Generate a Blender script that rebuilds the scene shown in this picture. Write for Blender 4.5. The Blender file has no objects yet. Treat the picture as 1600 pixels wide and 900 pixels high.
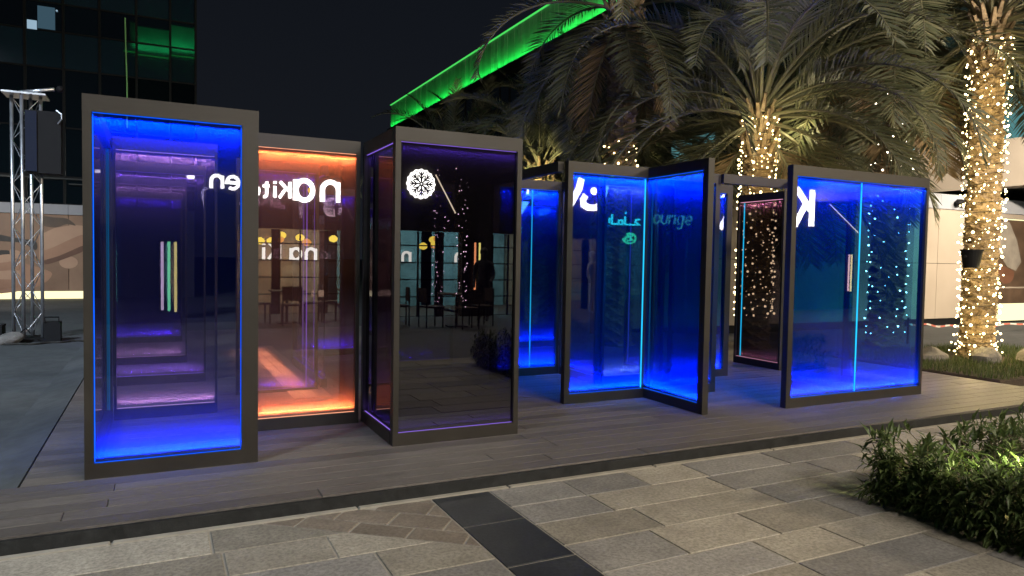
import bpy, math, random
from math import sin, cos, pi, radians, sqrt, exp
from mathutils import Vector, Matrix
random.seed(7)
S = bpy.context.scene
COL = S.collection

# ------------------------------------------------------------------ camera
cam_d = bpy.data.cameras.new("camera")
cam = bpy.data.objects.new("camera", cam_d)
COL.objects.link(cam)
CH = 1.4276
Rv = Vector((0.8953929, -0.44494056, 0.01730458))
Uv = Vector((0.00246957, 0.04382414, 0.99903621))
Fv = Vector((0.44527009, 0.89448719, -0.04033864))
cam.matrix_world = Matrix(((Rv.x, Uv.x, -Fv.x, 0), (Rv.y, Uv.y, -Fv.y, 0), (Rv.z, Uv.z, -Fv.z, CH), (0, 0, 0, 1)))
cam_d.sensor_width = 36
cam_d.lens = 1109.8 / 1600 * 36
cam_d.clip_end = 2000
cam_d.clip_start = 0.05
S.camera = cam

# ------------------------------------------------------------------ sky (night), exposure
W = bpy.data.worlds.new("World")
S.world = W
W.use_nodes = True
bg = W.node_tree.nodes["Background"]
wt = W.node_tree                                    # night sky: a little city glow towards the horizon
wc = wt.nodes.new('ShaderNodeTexCoord')
wz = wt.nodes.new('ShaderNodeSeparateXYZ')
wt.links.new(wc.outputs['Generated'], wz.inputs[0])
wr = wt.nodes.new('ShaderNodeValToRGB')
wr.color_ramp.elements[0].position = 0.0
wr.color_ramp.elements[0].color = (0.0090, 0.0105, 0.0145, 1)
wr.color_ramp.elements[1].position = 0.55
wr.color_ramp.elements[1].color = (0.0036, 0.0050, 0.0078, 1)
wt.links.new(wz.outputs[2], wr.inputs[0])
wt.links.new(wr.outputs[0], bg.inputs[0])
bg.inputs[1].default_value = 1.0
S.view_settings.view_transform = 'Standard'
S.view_settings.look = 'None'
S.view_settings.exposure = 0
S.view_settings.gamma = 1
S.cycles.use_denoising = True
S.cycles.denoiser = 'OPENIMAGEDENOISE'
S.cycles.max_bounces = 8
S.cycles.transparent_max_bounces = 32
S.cycles.glossy_bounces = 4
S.cycles.diffuse_bounces = 2
S.cycles.transmission_bounces = 4
S.cycles.sample_clamp_indirect = 3.0
S.cycles.caustics_reflective = False
S.cycles.caustics_refractive = False


def lamp(name, kind, loc, energy, color, target=None, size=0.2, size_y=None, spot=60, blend=0.5, spread=None):
    d = bpy.data.lights.new(name, kind)
    d.energy = energy
    d.color = color
    if kind == 'AREA':
        d.size = size
        if size_y:
            d.shape = 'RECTANGLE'
            d.size_y = size_y
        if spread:
            d.spread = radians(spread)
    elif kind == 'SPOT':
        d.spot_size = radians(spot)
        d.spot_blend = blend
        d.shadow_soft_size = size
    else:
        d.shadow_soft_size = size
    o = bpy.data.objects.new(name, d)
    COL.objects.link(o)
    o.location = loc
    if target is not None:
        o.rotation_euler = (Vector(target) - Vector(loc)).to_track_quat('-Z', 'Y').to_euler()
    return o


# unseen fill lamps added behind the camera: the plaza's main light
lamp("plaza_floodlight", 'AREA', (5.0, -6.3, 7.5), 1330, (1.0, 0.89, 0.75), (4.0, 5.5, 0), 7.0, 0.7)
lamp("plaza_floodlight", 'AREA', (-12.0, -4.0, 15.0), 1300, (0.70, 0.84, 1.0), (-6.5, 11.0, 0), 2.0, 0.7, spread=62)
lamp("plaza_floodlight", 'AREA', (17.0, -5.0, 8.5), 2100, (1.0, 0.80, 0.55), (13.0, 8.5, 2.0), 2.5, 0.7)


# ------------------------------------------------------------------ node helpers
class NT:
    def __init__(s, name):
        s.m = bpy.data.materials.new(name)
        s.m.use_nodes = True
        s.t = s.m.node_tree
        s.t.nodes.clear()
        s.out = s.n('ShaderNodeOutputMaterial')

    def n(s, kind, ins=None, **props):
        nd = s.t.nodes.new(kind)
        for k, v in props.items():
            setattr(nd, k, v)
        if ins:
            for k, v in ins.items():
                s.put(nd.inputs[k], v)
        return nd

    def put(s, sock, v):
        if hasattr(v, 'is_output'):
            s.t.links.new(v, sock)
        elif hasattr(v, 'outputs'):
            s.t.links.new(v.outputs[0], sock)
        else:
            if isinstance(v, tuple) and len(v) == 3 and sock.type == 'RGBA':
                v = v + (1,)
            sock.default_value = v

    def math(s, op, a, b=0.0, c=0.0):
        return s.n('ShaderNodeMath', {0: a, 1: b, 2: c}, operation=op).outputs[0]

    def mix(s, f, a, b):
        nd = s.t.nodes.new('ShaderNodeMix')
        nd.data_type = 'RGBA'
        s.put(nd.inputs[0], f)
        s.put(nd.inputs[6], a)
        s.put(nd.inputs[7], b)
        return nd.outputs[2]

    def ramp(s, f, stops):
        nd = s.n('ShaderNodeValToRGB', {0: f})
        cr = nd.color_ramp
        while len(cr.elements) < len(stops):
            cr.elements.new(0.5)
        for e, (p, c) in zip(cr.elements, stops):
            e.position = p
            e.color = (c, c, c, 1) if not isinstance(c, tuple) else c + (1,)
        return nd.outputs[0]

    def coord(s, scale=(1, 1, 1), kind='Object'):
        tc = s.n('ShaderNodeTexCoord')
        mp = s.n('ShaderNodeMapping', {0: tc.outputs[kind], 3: scale})
        return mp.outputs[0]

    def noise(s, vec, scale, detail=4, rough=0.55):
        return s.n('ShaderNodeTexNoise', {'Vector': vec, 'Scale': scale, 'Detail': detail, 'Roughness': rough}).outputs[0]

    def bump(s, h, strength=0.3, dist=0.01):
        return s.n('ShaderNodeBump', {'Height': h, 'Strength': strength, 'Distance': dist}).outputs[0]

    def surf(s, sh):
        s.t.links.new(sh if hasattr(sh, 'is_output') else sh.outputs[0], s.out.inputs[0])
        return s.m

    def bsdf(s, color, rough=0.6, metal=0.0, normal=None, spec=0.4, **kw):
        ins = {'Base Color': color, 'Roughness': rough, 'Metallic': metal, 'Specular IOR Level': spec}
        if normal is not None:
            ins['Normal'] = normal
        ins.update(kw)
        return s.n('ShaderNodeBsdfPrincipled', ins)


def speckle(name, c1, c2, scale=8, rough=0.7, bump=0.2, stretch=(1, 1, 1), vary=0.0, spec=0.4, metal=0.0, bdist=0.005, fine=0.0):
    """noise-mottled principled material, brightness varying from object to object"""
    t = NT(name)
    v = t.coord(stretch, 'Object')
    rnd = t.n('ShaderNodeObjectInfo').outputs['Random']
    off = t.n('ShaderNodeVectorMath', {0: v, 1: t.n('ShaderNodeCombineXYZ', {0: t.math('MULTIPLY', rnd, 37.0), 1: t.math('MULTIPLY', rnd, 91.0)})}, operation='ADD').outputs[0]
    n1 = t.noise(off, scale, 6, 0.6)
    col = t.mix(t.ramp(n1, [(0.3, 0.0), (0.7, 1.0)]), c1, c2)
    n2 = t.noise(off, scale * 9, 3, 0.7)
    if fine:
        col = t.mix(t.math('MULTIPLY', t.ramp(n2, [(0.35, 1.0), (0.6, 0.0)]), fine), col, tuple(x * 0.45 for x in c1))
    if vary:
        f = t.math('MULTIPLY_ADD', rnd, vary, 1 - vary / 2)
        col = t.n('ShaderNodeVectorMath', {0: col, 1: t.n('ShaderNodeCombineXYZ', {0: f, 1: f, 2: f})}, operation='MULTIPLY').outputs[0]
    nrm = t.bump(t.math('ADD', n1, t.math('MULTIPLY', n2, 0.5)), bump, bdist)
    rr = t.math('MULTIPLY_ADD', n1, 0.25, rough - 0.12)
    return t.surf(t.bsdf(col, rr, metal, nrm, spec))


def emit(name, color, strength):
    t = NT(name)
    return t.surf(t.n('ShaderNodeEmission', {0: color, 1: strength}))


def flat(name, color, rough=0.6, metal=0.0, spec=0.4):
    return speckle(name, tuple(c * 0.88 for c in color), tuple(min(1, c * 1.1) for c in color), 6, rough, 0.1, spec=spec, metal=metal)


def glow_film_glass(name, film, tint, fmax, fall, floor=0.012, mirror=0.10):
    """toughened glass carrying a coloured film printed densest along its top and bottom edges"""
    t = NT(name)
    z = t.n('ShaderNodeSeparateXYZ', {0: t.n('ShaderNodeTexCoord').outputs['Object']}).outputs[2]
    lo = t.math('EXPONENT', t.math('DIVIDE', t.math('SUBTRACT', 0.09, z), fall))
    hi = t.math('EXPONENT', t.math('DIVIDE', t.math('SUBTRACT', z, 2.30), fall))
    dens = t.math('ADD', t.math('MULTIPLY', t.math('ADD', lo, hi), fmax), floor)  # edge glow falloff put into the film's opacity by height
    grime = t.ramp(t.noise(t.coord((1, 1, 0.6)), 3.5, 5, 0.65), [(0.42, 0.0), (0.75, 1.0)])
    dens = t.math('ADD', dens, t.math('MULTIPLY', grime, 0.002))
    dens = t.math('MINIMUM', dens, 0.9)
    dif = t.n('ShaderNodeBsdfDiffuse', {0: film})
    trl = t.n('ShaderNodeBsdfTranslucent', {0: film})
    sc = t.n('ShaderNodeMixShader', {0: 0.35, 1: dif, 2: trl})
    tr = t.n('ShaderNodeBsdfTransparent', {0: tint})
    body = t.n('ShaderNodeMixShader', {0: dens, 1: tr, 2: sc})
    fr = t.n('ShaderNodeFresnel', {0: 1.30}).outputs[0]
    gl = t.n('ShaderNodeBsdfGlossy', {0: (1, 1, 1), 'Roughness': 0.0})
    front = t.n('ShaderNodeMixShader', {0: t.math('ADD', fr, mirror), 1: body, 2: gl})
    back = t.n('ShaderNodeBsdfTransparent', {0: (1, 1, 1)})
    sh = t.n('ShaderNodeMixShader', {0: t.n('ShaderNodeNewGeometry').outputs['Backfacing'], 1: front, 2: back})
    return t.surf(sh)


# ------------------------------------------------------------------ mesh helpers
class MB:
    def __init__(s):
        s.v = []
        s.f = []

    def quad(s, *p):
        b = len(s.v)
        s.v += [tuple(x) for x in p]
        s.f.append(tuple(range(b, b + len(p))))

    def box(s, x0, x1, y0, y1, z0, z1):
        b = len(s.v)
        s.v += [(x0, y0, z0), (x1, y0, z0), (x1, y1, z0), (x0, y1, z0), (x0, y0, z1), (x1, y0, z1), (x1, y1, z1), (x0, y1, z1)]
        s.f += [tuple(b + i for i in q) for q in ((3, 2, 1, 0), (4, 5, 6, 7), (0, 1, 5, 4), (1, 2, 6, 5), (2, 3, 7, 6), (3, 0, 4, 7))]
        return s

    def slab(s, poly, z0, z1, inset=0.006):
        """a paving piece: prism with a chamfered top; poly is counter-clockwise"""
        n = len(poly)
        cx = sum(p[0] for p in poly) / n
        cy = sum(p[1] for p in poly) / n
        ins = []
        for x, y in poly:
            d = max(1e-6, sqrt((x - cx) ** 2 + (y - cy) ** 2))
            k = 1 - min(0.4, inset * 1.4 / d)
            ins.append((cx + (x - cx) * k, cy + (y - cy) * k))
        b = len(s.v)
        s.v += [(x, y, z0) for x, y in poly] + [(x, y, z1 - inset) for x, y in poly] + [(x, y, z1) for x, y in ins]
        for i in range(n):
            j = (i + 1) % n
            s.f.append((b + i, b + j, b + n + j, b + n + i))
            s.f.append((b + n + i, b + n + j, b + 2 * n + j, b + 2 * n + i))
        s.f.append(tuple(b + 2 * n + i for i in range(n)))
        return s

    def tube(s, pts, r, n=8, cap=True, r1=None):
        pts = [Vector(p) for p in pts]
        b = len(s.v)
        m = len(pts)
        up = None
        for i, p in enumerate(pts):
            d = (pts[min(i + 1, m - 1)] - pts[max(i - 1, 0)]).normalized()
            if up is None:
                up = d.orthogonal().normalized()
            a = (up - d * up.dot(d)).normalized()
            up = a
            c = d.cross(a)
            rr = (r[i] if isinstance(r, (list, tuple)) else (r if r1 is None else r + (r1 - r) * i / max(1, m - 1)))
            for k in range(n):
                q = p + (a * cos(2 * pi * k / n) + c * sin(2 * pi * k / n)) * rr
                s.v.append(tuple(q))
        for i in range(m - 1):
            for k in range(n):
                k2 = (k + 1) % n
                s.f.append((b + i * n + k, b + i * n + k2, b + (i + 1) * n + k2, b + (i + 1) * n + k))
        if cap:
            s.f.append(tuple(b + k for k in reversed(range(n))))
            s.f.append(tuple(b + (m - 1) * n + k for k in range(n)))
        return s

    def lathe(s, prof, n=20, c=(0, 0, 0)):
        b = len(s.v)
        for r, z in prof:
            for k in range(n):
                s.v.append((c[0] + r * cos(2 * pi * k / n), c[1] + r * sin(2 * pi * k / n), c[2] + z))
        for i in range(len(prof) - 1):
            for k in range(n):
                k2 = (k + 1) % n
                s.f.append((b + i * n + k, b + i * n + k2, b + (i + 1) * n + k2, b + (i + 1) * n + k))
        s.f.append(tuple(b + k for k in reversed(range(n))))
        s.f.append(tuple(b + (len(prof) - 1) * n + k for k in range(n)))
        return s

    def ball(s, c, r, n=6, m=4, sq=(1, 1, 1)):
        b = len(s.v)
        s.v.append((c[0], c[1], c[2] - r * sq[2]))
        for i in range(1, m):
            a = -pi / 2 + pi * i / m
            for k in range(n):
                s.v.append((c[0] + r * sq[0] * cos(a) * cos(2 * pi * k / n), c[1] + r * sq[1] * cos(a) * sin(2 * pi * k / n), c[2] + r * sq[2] * sin(a)))
        s.v.append((c[0], c[1], c[2] + r * sq[2]))
        t = len(s.v) - 1
        for k in range(n):
            k2 = (k + 1) % n
            s.f.append((b, b + 1 + k2, b + 1 + k))
            s.f.append((t, b + 1 + (m - 2) * n + k, b + 1 + (m - 2) * n + k2))
            for i in range(m - 2):
                o = b + 1 + i * n
                s.f.append((o + k, o + k2, o + n + k2, o + n + k))
        return s

    def data(s, name, mat, smooth=False):
        me = bpy.data.meshes.new(name)
        me.from_pydata(s.v, [], s.f)
        me.update()
        if mat:
            me.materials.append(mat)
        if smooth:
            for p in me.polygons:
                p.use_smooth = True
        return me

    def build(s, name, mat, parent=None, loc=(0, 0, 0), rot=(0, 0, 0), smooth=False):
        return place(name, s.data(name, mat, smooth), parent, loc, rot)


def place(name, me, parent=None, loc=(0, 0, 0), rot=(0, 0, 0), scale=None):
    o = bpy.data.objects.new(name, me)
    COL.objects.link(o)
    o.parent = parent
    o.location = loc
    o.rotation_euler = rot
    if scale:
        o.scale = scale
    return o


def tag(o, label=None, cat=None, group=None, kind=None):
    for k, v in (('label', label), ('category', cat), ('group', group), ('kind', kind)):
        if v:
            o[k] = v
    return o


def thing(name, label, cat, loc=(0, 0, 0), rz=0.0, group=None):
    o = place(name, None, None, loc, (0, 0, rz))
    return tag(o, label, cat, group)


def BX(name, mat, parent, *b, **k):
    return MB().box(*b).build(name, mat, parent, **k)


def ribbon(mb, pts, w, d, closed=False):
    """flat stroke of width w in the local x,z plane, thickness d towards -y"""
    P = [Vector((p[0], p[1])) for p in pts]
    n = len(P)
    L, R = [], []
    for i, p in enumerate(P):
        if closed:
            a, c = P[(i - 1) % n], P[(i + 1) % n]
        else:
            a, c = P[max(i - 1, 0)], P[min(i + 1, n - 1)]
        d1 = (p - a).normalized() if (p - a).length > 1e-6 else (c - p).normalized()
        d2 = (c - p).normalized() if (c - p).length > 1e-6 else d1
        t = (d1 + d2).normalized()
        nm = Vector((-t.y, t.x))
        k = 1 / max(0.5, nm.dot(Vector((-d1.y, d1.x))))
        L.append(p + nm * w / 2 * k)
        R.append(p - nm * w / 2 * k)
    b = len(mb.v)
    for i in range(n):
        for q, y in ((L[i], -d), (R[i], -d), (R[i], 0), (L[i], 0)):
            mb.v.append((q.x, y, q.y))
    for i in range(n if closed else n - 1):
        j = (i + 1) % n
        for k in range(4):
            k2 = (k + 1) % 4
            mb.f.append((b + i * 4 + k, b + j * 4 + k, b + j * 4 + k2, b + i * 4 + k2))
    if not closed:
        mb.f.append((b, b + 1, b + 2, b + 3))
        e = b + (n - 1) * 4
        mb.f.append((e + 3, e + 2, e + 1, e))


def arc(cx, cy, rx, ry, a0, a1, n=14):
    return [(cx + rx * cos(radians(a0 + (a1 - a0) * i / n)), cy + ry * sin(radians(a0 + (a1 - a0) * i / n))) for i in range(n + 1)]


# ------------------------------------------------------------------ materials
M = {}
M['frame'] = speckle('bronze_powder_coat', (0.0145, 0.0115, 0.0085), (0.023, 0.018, 0.0135), 3, 0.5, 0.06, vary=0.12)
M['deck'] = speckle('deck_timber', (0.098, 0.087, 0.080), (0.190, 0.170, 0.157), 3.0, 0.5, 0.5, stretch=(0.9, 16, 8), vary=0.45, fine=0.7)
M['deck_under'] = flat('deck_joist_dark', (0.012, 0.011, 0.010), 0.9)
M['fascia'] = speckle('black_granite', (0.006, 0.0065, 0.007), (0.020, 0.021, 0.022), 14, 0.55, 0.3, fine=0.5)
M['band'] = speckle('dark_basalt', (0.018, 0.020, 0.024), (0.050, 0.054, 0.060), 5, 0.5, 0.25, vary=0.3, fine=0.6)
M['slab'] = speckle('sandstone', (0.250, 0.228, 0.192), (0.375, 0.347, 0.295), 5, 0.75, 0.45, vary=0.46, fine=0.6)
M['slab_grey'] = speckle('grey_sandstone', (0.225, 0.215, 0.205), (0.325, 0.312, 0.296), 5, 0.75, 0.45, vary=0.46, fine=0.6)
M['brick'] = speckle('brown_sandstone', (0.17, 0.142, 0.115), (0.245, 0.206, 0.168), 5, 0.75, 0.4, vary=0.25, fine=0.5)
M['grout'] = speckle('pale_grout', (0.25, 0.23, 0.195), (0.34, 0.315, 0.27), 9, 0.9, 0.2)
M['asphalt'] = speckle('plaza_concrete', (0.052, 0.056, 0.058), (0.092, 0.098, 0.100), 0.7, 0.8, 0.35, fine=0.35, bdist=0.01)
M['steel'] = speckle('aluminium_tube', (0.55, 0.56, 0.60), (0.70, 0.71, 0.74), 10, 0.35, 0.05, metal=0.85)
M['black'] = flat('black_rubber', (0.006, 0.006, 0.007), 0.7, spec=0.2)
M['trunk'] = speckle('palm_bark', (0.12, 0.08, 0.045), (0.36, 0.27, 0.16), 9, 0.9, 0.6, bdist=0.02, fine=0.5)
M['rachis'] = speckle('frond_stalk', (0.075, 0.072, 0.042), (0.125, 0.118, 0.068), 6, 0.6, 0.1)
M['rock'] = speckle('grey_rock', (0.07, 0.065, 0.06), (0.22, 0.20, 0.185), 5, 0.9, 0.7, bdist=0.03, vary=0.3)
M['soil'] = speckle('dark_soil', (0.03, 0.022, 0.015), (0.07, 0.05, 0.035), 12, 0.95, 0.6, bdist=0.02)


def leaf_mat(name, c1, c2, sss=0.3, rough=0.5, vary=0.4):
    t = NT(name)
    rnd = t.n('ShaderNodeNewGeometry').outputs['Random Per Island']
    rn2 = t.n('ShaderNodeObjectInfo').outputs['Random']
    col = t.mix(rnd, c1, c2)
    f = t.math('MULTIPLY_ADD', rn2, vary, 1 - vary / 2)
    col = t.n('ShaderNodeVectorMath', {0: col, 1: t.n('ShaderNodeCombineXYZ', {0: f, 1: f, 2: f})}, operation='MULTIPLY').outputs[0]
    a = t.bsdf(col, rough, spec=0.35)
    b = t.n('ShaderNodeBsdfTranslucent', {0: col})
    return t.surf(t.n('ShaderNodeMixShader', {0: sss, 1: a, 2: b}))


M['frond'] = leaf_mat('palm_leaflet', (0.066, 0.078, 0.046), (0.150, 0.152, 0.094))
M['frond_dry'] = leaf_mat('dry_palm_leaflet', (0.14, 0.10, 0.055), (0.21, 0.15, 0.085))
M['hedge'] = leaf_mat('hedge_leaf', (0.065, 0.105, 0.036), (0.150, 0.200, 0.070), 0.3, 0.45, 0.5)
M['twig'] = speckle('twig', (0.06, 0.045, 0.03), (0.12, 0.09, 0.06), 12, 0.9, 0.2)
M['grass'] = leaf_mat('grass_blade', (0.045, 0.075, 0.020), (0.11, 0.13, 0.045), 0.3, 0.6, 0.0)
M['bulb'] = emit('warm_white_bulb', (1.0, 0.76, 0.36), 12)
M['bulb_cool'] = emit('white_bulb', (1.0, 0.84, 0.70), 28)
M['wire'] = flat('dark_cable', (0.02, 0.018, 0.015), 0.7)

LEDC = {'blue': (0.002, 0.11, 1.0), 'violet': (0.36, 0.20, 1.0), 'orange': (1.0, 0.40, 0.22), 'purple': (0.22, 0.08, 1.0), 'pink': (1.0, 0.45, 0.62), 'mauve': (0.75, 0.50, 0.72), 'cyan': (0.02, 0.55, 1.0)}
G = {}
G['blue'] = glow_film_glass('blue_film_glass', (0.0, 0.075, 1.0), (0.50, 0.47, 0.60), 0.16, 0.33, 0.002, 0.03)
G['teal'] = glow_film_glass('teal_blue_film_glass', (0.0, 0.075, 1.0), (0.08, 0.37, 0.52), 0.17, 0.52, 0.002, 0.035)
G['black'] = glow_film_glass('near_black_glass', (0.5, 0.25, 0.4), (0.05, 0.045, 0.06), 0.04, 0.08, 0.002, 0.04)
G['orange'] = glow_film_glass('amber_film_glass', (0.92, 0.33, 0.15), (0.46, 0.33, 0.42), 0.32, 0.42, 0.001, 0.085)
G['dark'] = glow_film_glass('smoked_film_glass', (0.26, 0.15, 0.62), (0.045, 0.035, 0.055), 0.05, 0.09, 0.002, 0.05)
G['mauve'] = glow_film_glass('mauve_film_glass', (0.55, 0.38, 0.54), (0.70, 0.68, 0.72), 0.20, 0.20, 0.002, 0.012)
G['violet'] = glow_film_glass('violet_film_glass', (0.20, 0.08, 1.0), (0.70, 0.68, 0.76), 0.16, 0.18, 0.002, 0.012)
G['clear'] = glow_film_glass('side_film_glass', (0.10, 0.2, 0.8), (0.70, 0.75, 0.80), 0.06, 0.10, 0.004, 0.05)


# ------------------------------------------------------------------ ground
tag(BX('ground', M['asphalt'], None, -400, 400, -60, 400, -0.60, -0.104), kind='structure')
pave = tag(BX('pavement', M['grout'], None, -3.0, 9.0, 0.3, 4.232, -0.5, -0.0945), kind='structure')
PZ = -0.09


def clip(poly, a, b, c):
    """keep the part of poly where a*x+b*y<=c"""
    out = []
    for i in range(len(poly)):
        p, q = poly[i], poly[(i + 1) % len(poly)]
        dp = a * p[0] + b * p[1] - c
        dq = a * q[0] + b * q[1] - c
        if dp <= 0:
            out.append(p)
        if dp * dq < 0:
            t = dp / (dp - dq)
            out.append((p[0] + (q[0] - p[0]) * t, p[1] + (q[1] - p[1]) * t))
    return out


def area(p):
    return abs(sum(p[i][0] * p[(i + 1) % len(p)][1] - p[(i + 1) % len(p)][0] * p[i][1] for i in range(len(p)))) / 2


g = 0.006
# brown wedge of diagonal setts left of the basalt band
WA, WB = (0.52, 4.16), (1.53, 3.37)
wn = (WB[1] - WA[1], -(WB[0] - WA[0]))            # points to the slab side (below the line)
wl = sqrt(wn[0] ** 2 + wn[1] ** 2)
wn = (wn[0] / wl, wn[1] / wl)
wc = wn[0] * WA[0] + wn[1] * WA[1]
if wn[1] > 0:
    wn = (-wn[0], -wn[1])
    wc = -wc
# rows of sandstone slabs
rows = []
y = 4.168
row = 0
rr = random.Random(3)
while y > 0.6:
    h = rr.choice((0.33, 0.33, 0.36, 0.31))
    for side in (0, 1):
        x0, x1 = (-2.6, 1.53) if side == 0 else (1.93, 8.6)
        x = x0 - rr.random() * 0.5
        while x < x1 - 0.05:
            L = rr.choice((0.52, 0.66, 0.8, 0.98))
            a, b = max(x, x0), min(x + L, x1)
            if x1 - b < 0.18:
                b = x1
            if b - a > 0.05:
                poly = [(a + g, y - h + g), (b - g, y - h + g), (b - g, y - g), (a + g, y - g)]
                if side == 0:
                    poly = clip(poly, -wn[0], -wn[1], -(wc + 0.006))
                    if len(poly) > 2 and area(poly) < 0.002:
                        poly = []
                if len(poly) > 2:
                    MB().slab(poly, -0.12, PZ + rr.uniform(-0.001, 0.0015), 0.003).build('paving_slab', M['slab' if rr.random() < 0.6 else 'slab_grey'], pave)
            x = b if b == x1 else x + L
    y -= h
# setts
ca, sa = cos(radians(-38)), sin(radians(-38))
for i in range(-12, 16):
    for j in range(-12, 16):
        u0, v0 = i * 0.33 + (0.165 if j % 2 else 0), j * 0.165 * 1.25
        sq = [(u0 + g, v0 + g), (u0 + 0.33 - g, v0 + g), (u0 + 0.33 - g, v0 + 0.206 - g), (u0 + g, v0 + 0.206 - g)]
        p = [(0.9 + ca * u - sa * v, 3.8 + sa * u + ca * v) for u, v in sq]
        p = clip(p, wn[0], wn[1], wc - 0.006)
        if len(p) > 2:
            p = clip(p, 1, 0, 1.53 - g)
        if len(p) > 2:
            p = clip(p, 0, 1, 4.168 - g)
        if len(p) > 2 and area(p) > 0.0015:
            MB().slab(p, -0.12, PZ + rr.uniform(-0.001, 0.001), 0.003).build('paving_sett', M['brick'], pave)
# basalt band
y = 4.168
k = 0
while y > 0.6:
    h = 0.52 if k == 0 else 0.57
    MB().slab([(1.53 + g, y - h + g), (1.93 - g, y - h + g), (1.93 - g, y - g), (1.53 + g, y - g)], -0.12, PZ + 0.001, 0.003).build('basalt_slab', M['band'], pave)
    y -= h
    k += 1
# pale edge course along the deck
x = -2.9
while x < 8.9:
    L = rr.uniform(1.0, 1.6)
    MB().slab([(x + g, 4.172), (min(x + L, 8.95) - g, 4.172), (min(x + L, 8.95) - g, 4.226), (x + g, 4.226)], -0.12, PZ + 0.006, 0.004).build('edge_stone', M['grout'], pave)
    x += L

# deck
mb = MB().box(-14, 9.35, 4.245, 5.045, -0.30, -0.024)
mb.box(-0.76, 9.35, 5.046, 14.5, -0.302, -0.0245)
deck = tag(mb.build('deck', M['deck_under']), kind='structure')
mb = MB()
mb.v = [(-0.775, 5.05, -0.012), (-0.775, 14.4, -0.012), (-0.775, 14.4, -0.2), (-0.775, 5.05, -0.2), (-1.12, 5.05, -0.098), (-1.12, 14.4, -0.098), (-1.12, 14.4, -0.2), (-1.12, 5.05, -0.2)]
mb.f = [(0, 4, 5, 1), (4, 7, 6, 5), (0, 1, 2, 3), (0, 3, 7, 4), (1, 5, 6, 2)]
mb.build('edge_ramp', M['asphalt'], deck)
y = 4.236
r = 0
bw = 0.146
while y < 14.4:
    xl = -9.0 if y < 5.0 else -0.76
    x = xl
    if r % 1 == 0:
        x -= rr.uniform(0, 1.2)
    while x < 9.3:
        L = rr.choice((2.4, 3.0, 3.6)) if y < 8.2 else 6.0
        a, b = max(x, xl), min(x + L, 9.34)
        if b - a > 0.1:
            w = bw if y < 8.2 else bw * 3
            MB().slab([(a + 0.002, y + 0.003), (b - 0.002, y + 0.003), (b - 0.002, y + w - 0.003), (a + 0.002, y + w - 0.003)], -0.022, rr.uniform(-0.0015, 0.0), 0.003).build('deck_board', M['deck'], deck)
        x += L
    y += bw if y < 8.2 else bw * 3
    r += 1
M['pale_timber'] = speckle('pale_timber', (0.34, 0.25, 0.17), (0.46, 0.35, 0.25), 3.0, 0.5, 0.3, stretch=(14, 0.9, 8), vary=0.2, fine=0.4)  # strip of light on the deck, put into a paler timber colour
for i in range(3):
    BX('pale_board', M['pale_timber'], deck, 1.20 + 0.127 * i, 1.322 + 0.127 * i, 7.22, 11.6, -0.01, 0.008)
BX('deck_fascia', M['fascia'], deck, -14, 9.36, 4.21, 4.2345, -0.30, -0.012)

# ------------------------------------------------------------------ light pavilion: framed glass panels
LM = {}


def led_mat(c, s):
    k = (c, s)
    if k not in LM:
        LM[k] = emit('led_' + c, LEDC[c], s)
    return LM[k]


def led_lamp(root, axis, side, u0, u1, z, up, col, power):
    """the strip's light: a narrow line of LEDs in the rail, aimed along the pane"""
    L = u1 - u0
    d = bpy.data.lights.new('led_line', 'AREA')
    d.shape = 'RECTANGLE'
    d.size = L - 0.02
    d.size_y = 0.006
    d.energy = power * (1.6 if col == 'blue' else 0.7) * L
    d.color = LEDC[col]
    d.spread = radians(64)
    o = bpy.data.objects.new('led_line', d)
    COL.objects.link(o)
    o.parent = root
    tilt = radians(24)
    vdir = Vector((0, side, 0)) if axis == 'x' else Vector((side, 0, 0))
    udir = Vector((1, 0, 0)) if axis == 'x' else Vector((0, 1, 0))
    pos = udir * (u0 + u1) / 2 + vdir * 0.031 + Vector((0, 0, z))
    dr = (Vector((0, 0, up)) * cos(tilt) - vdir * sin(tilt)).normalized()
    zz = -dr
    xx = udir
    yy = zz.cross(xx)
    m = Matrix((xx, yy, zz)).transposed().to_4x4()
    m.translation = pos
    o.matrix_local = m


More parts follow.
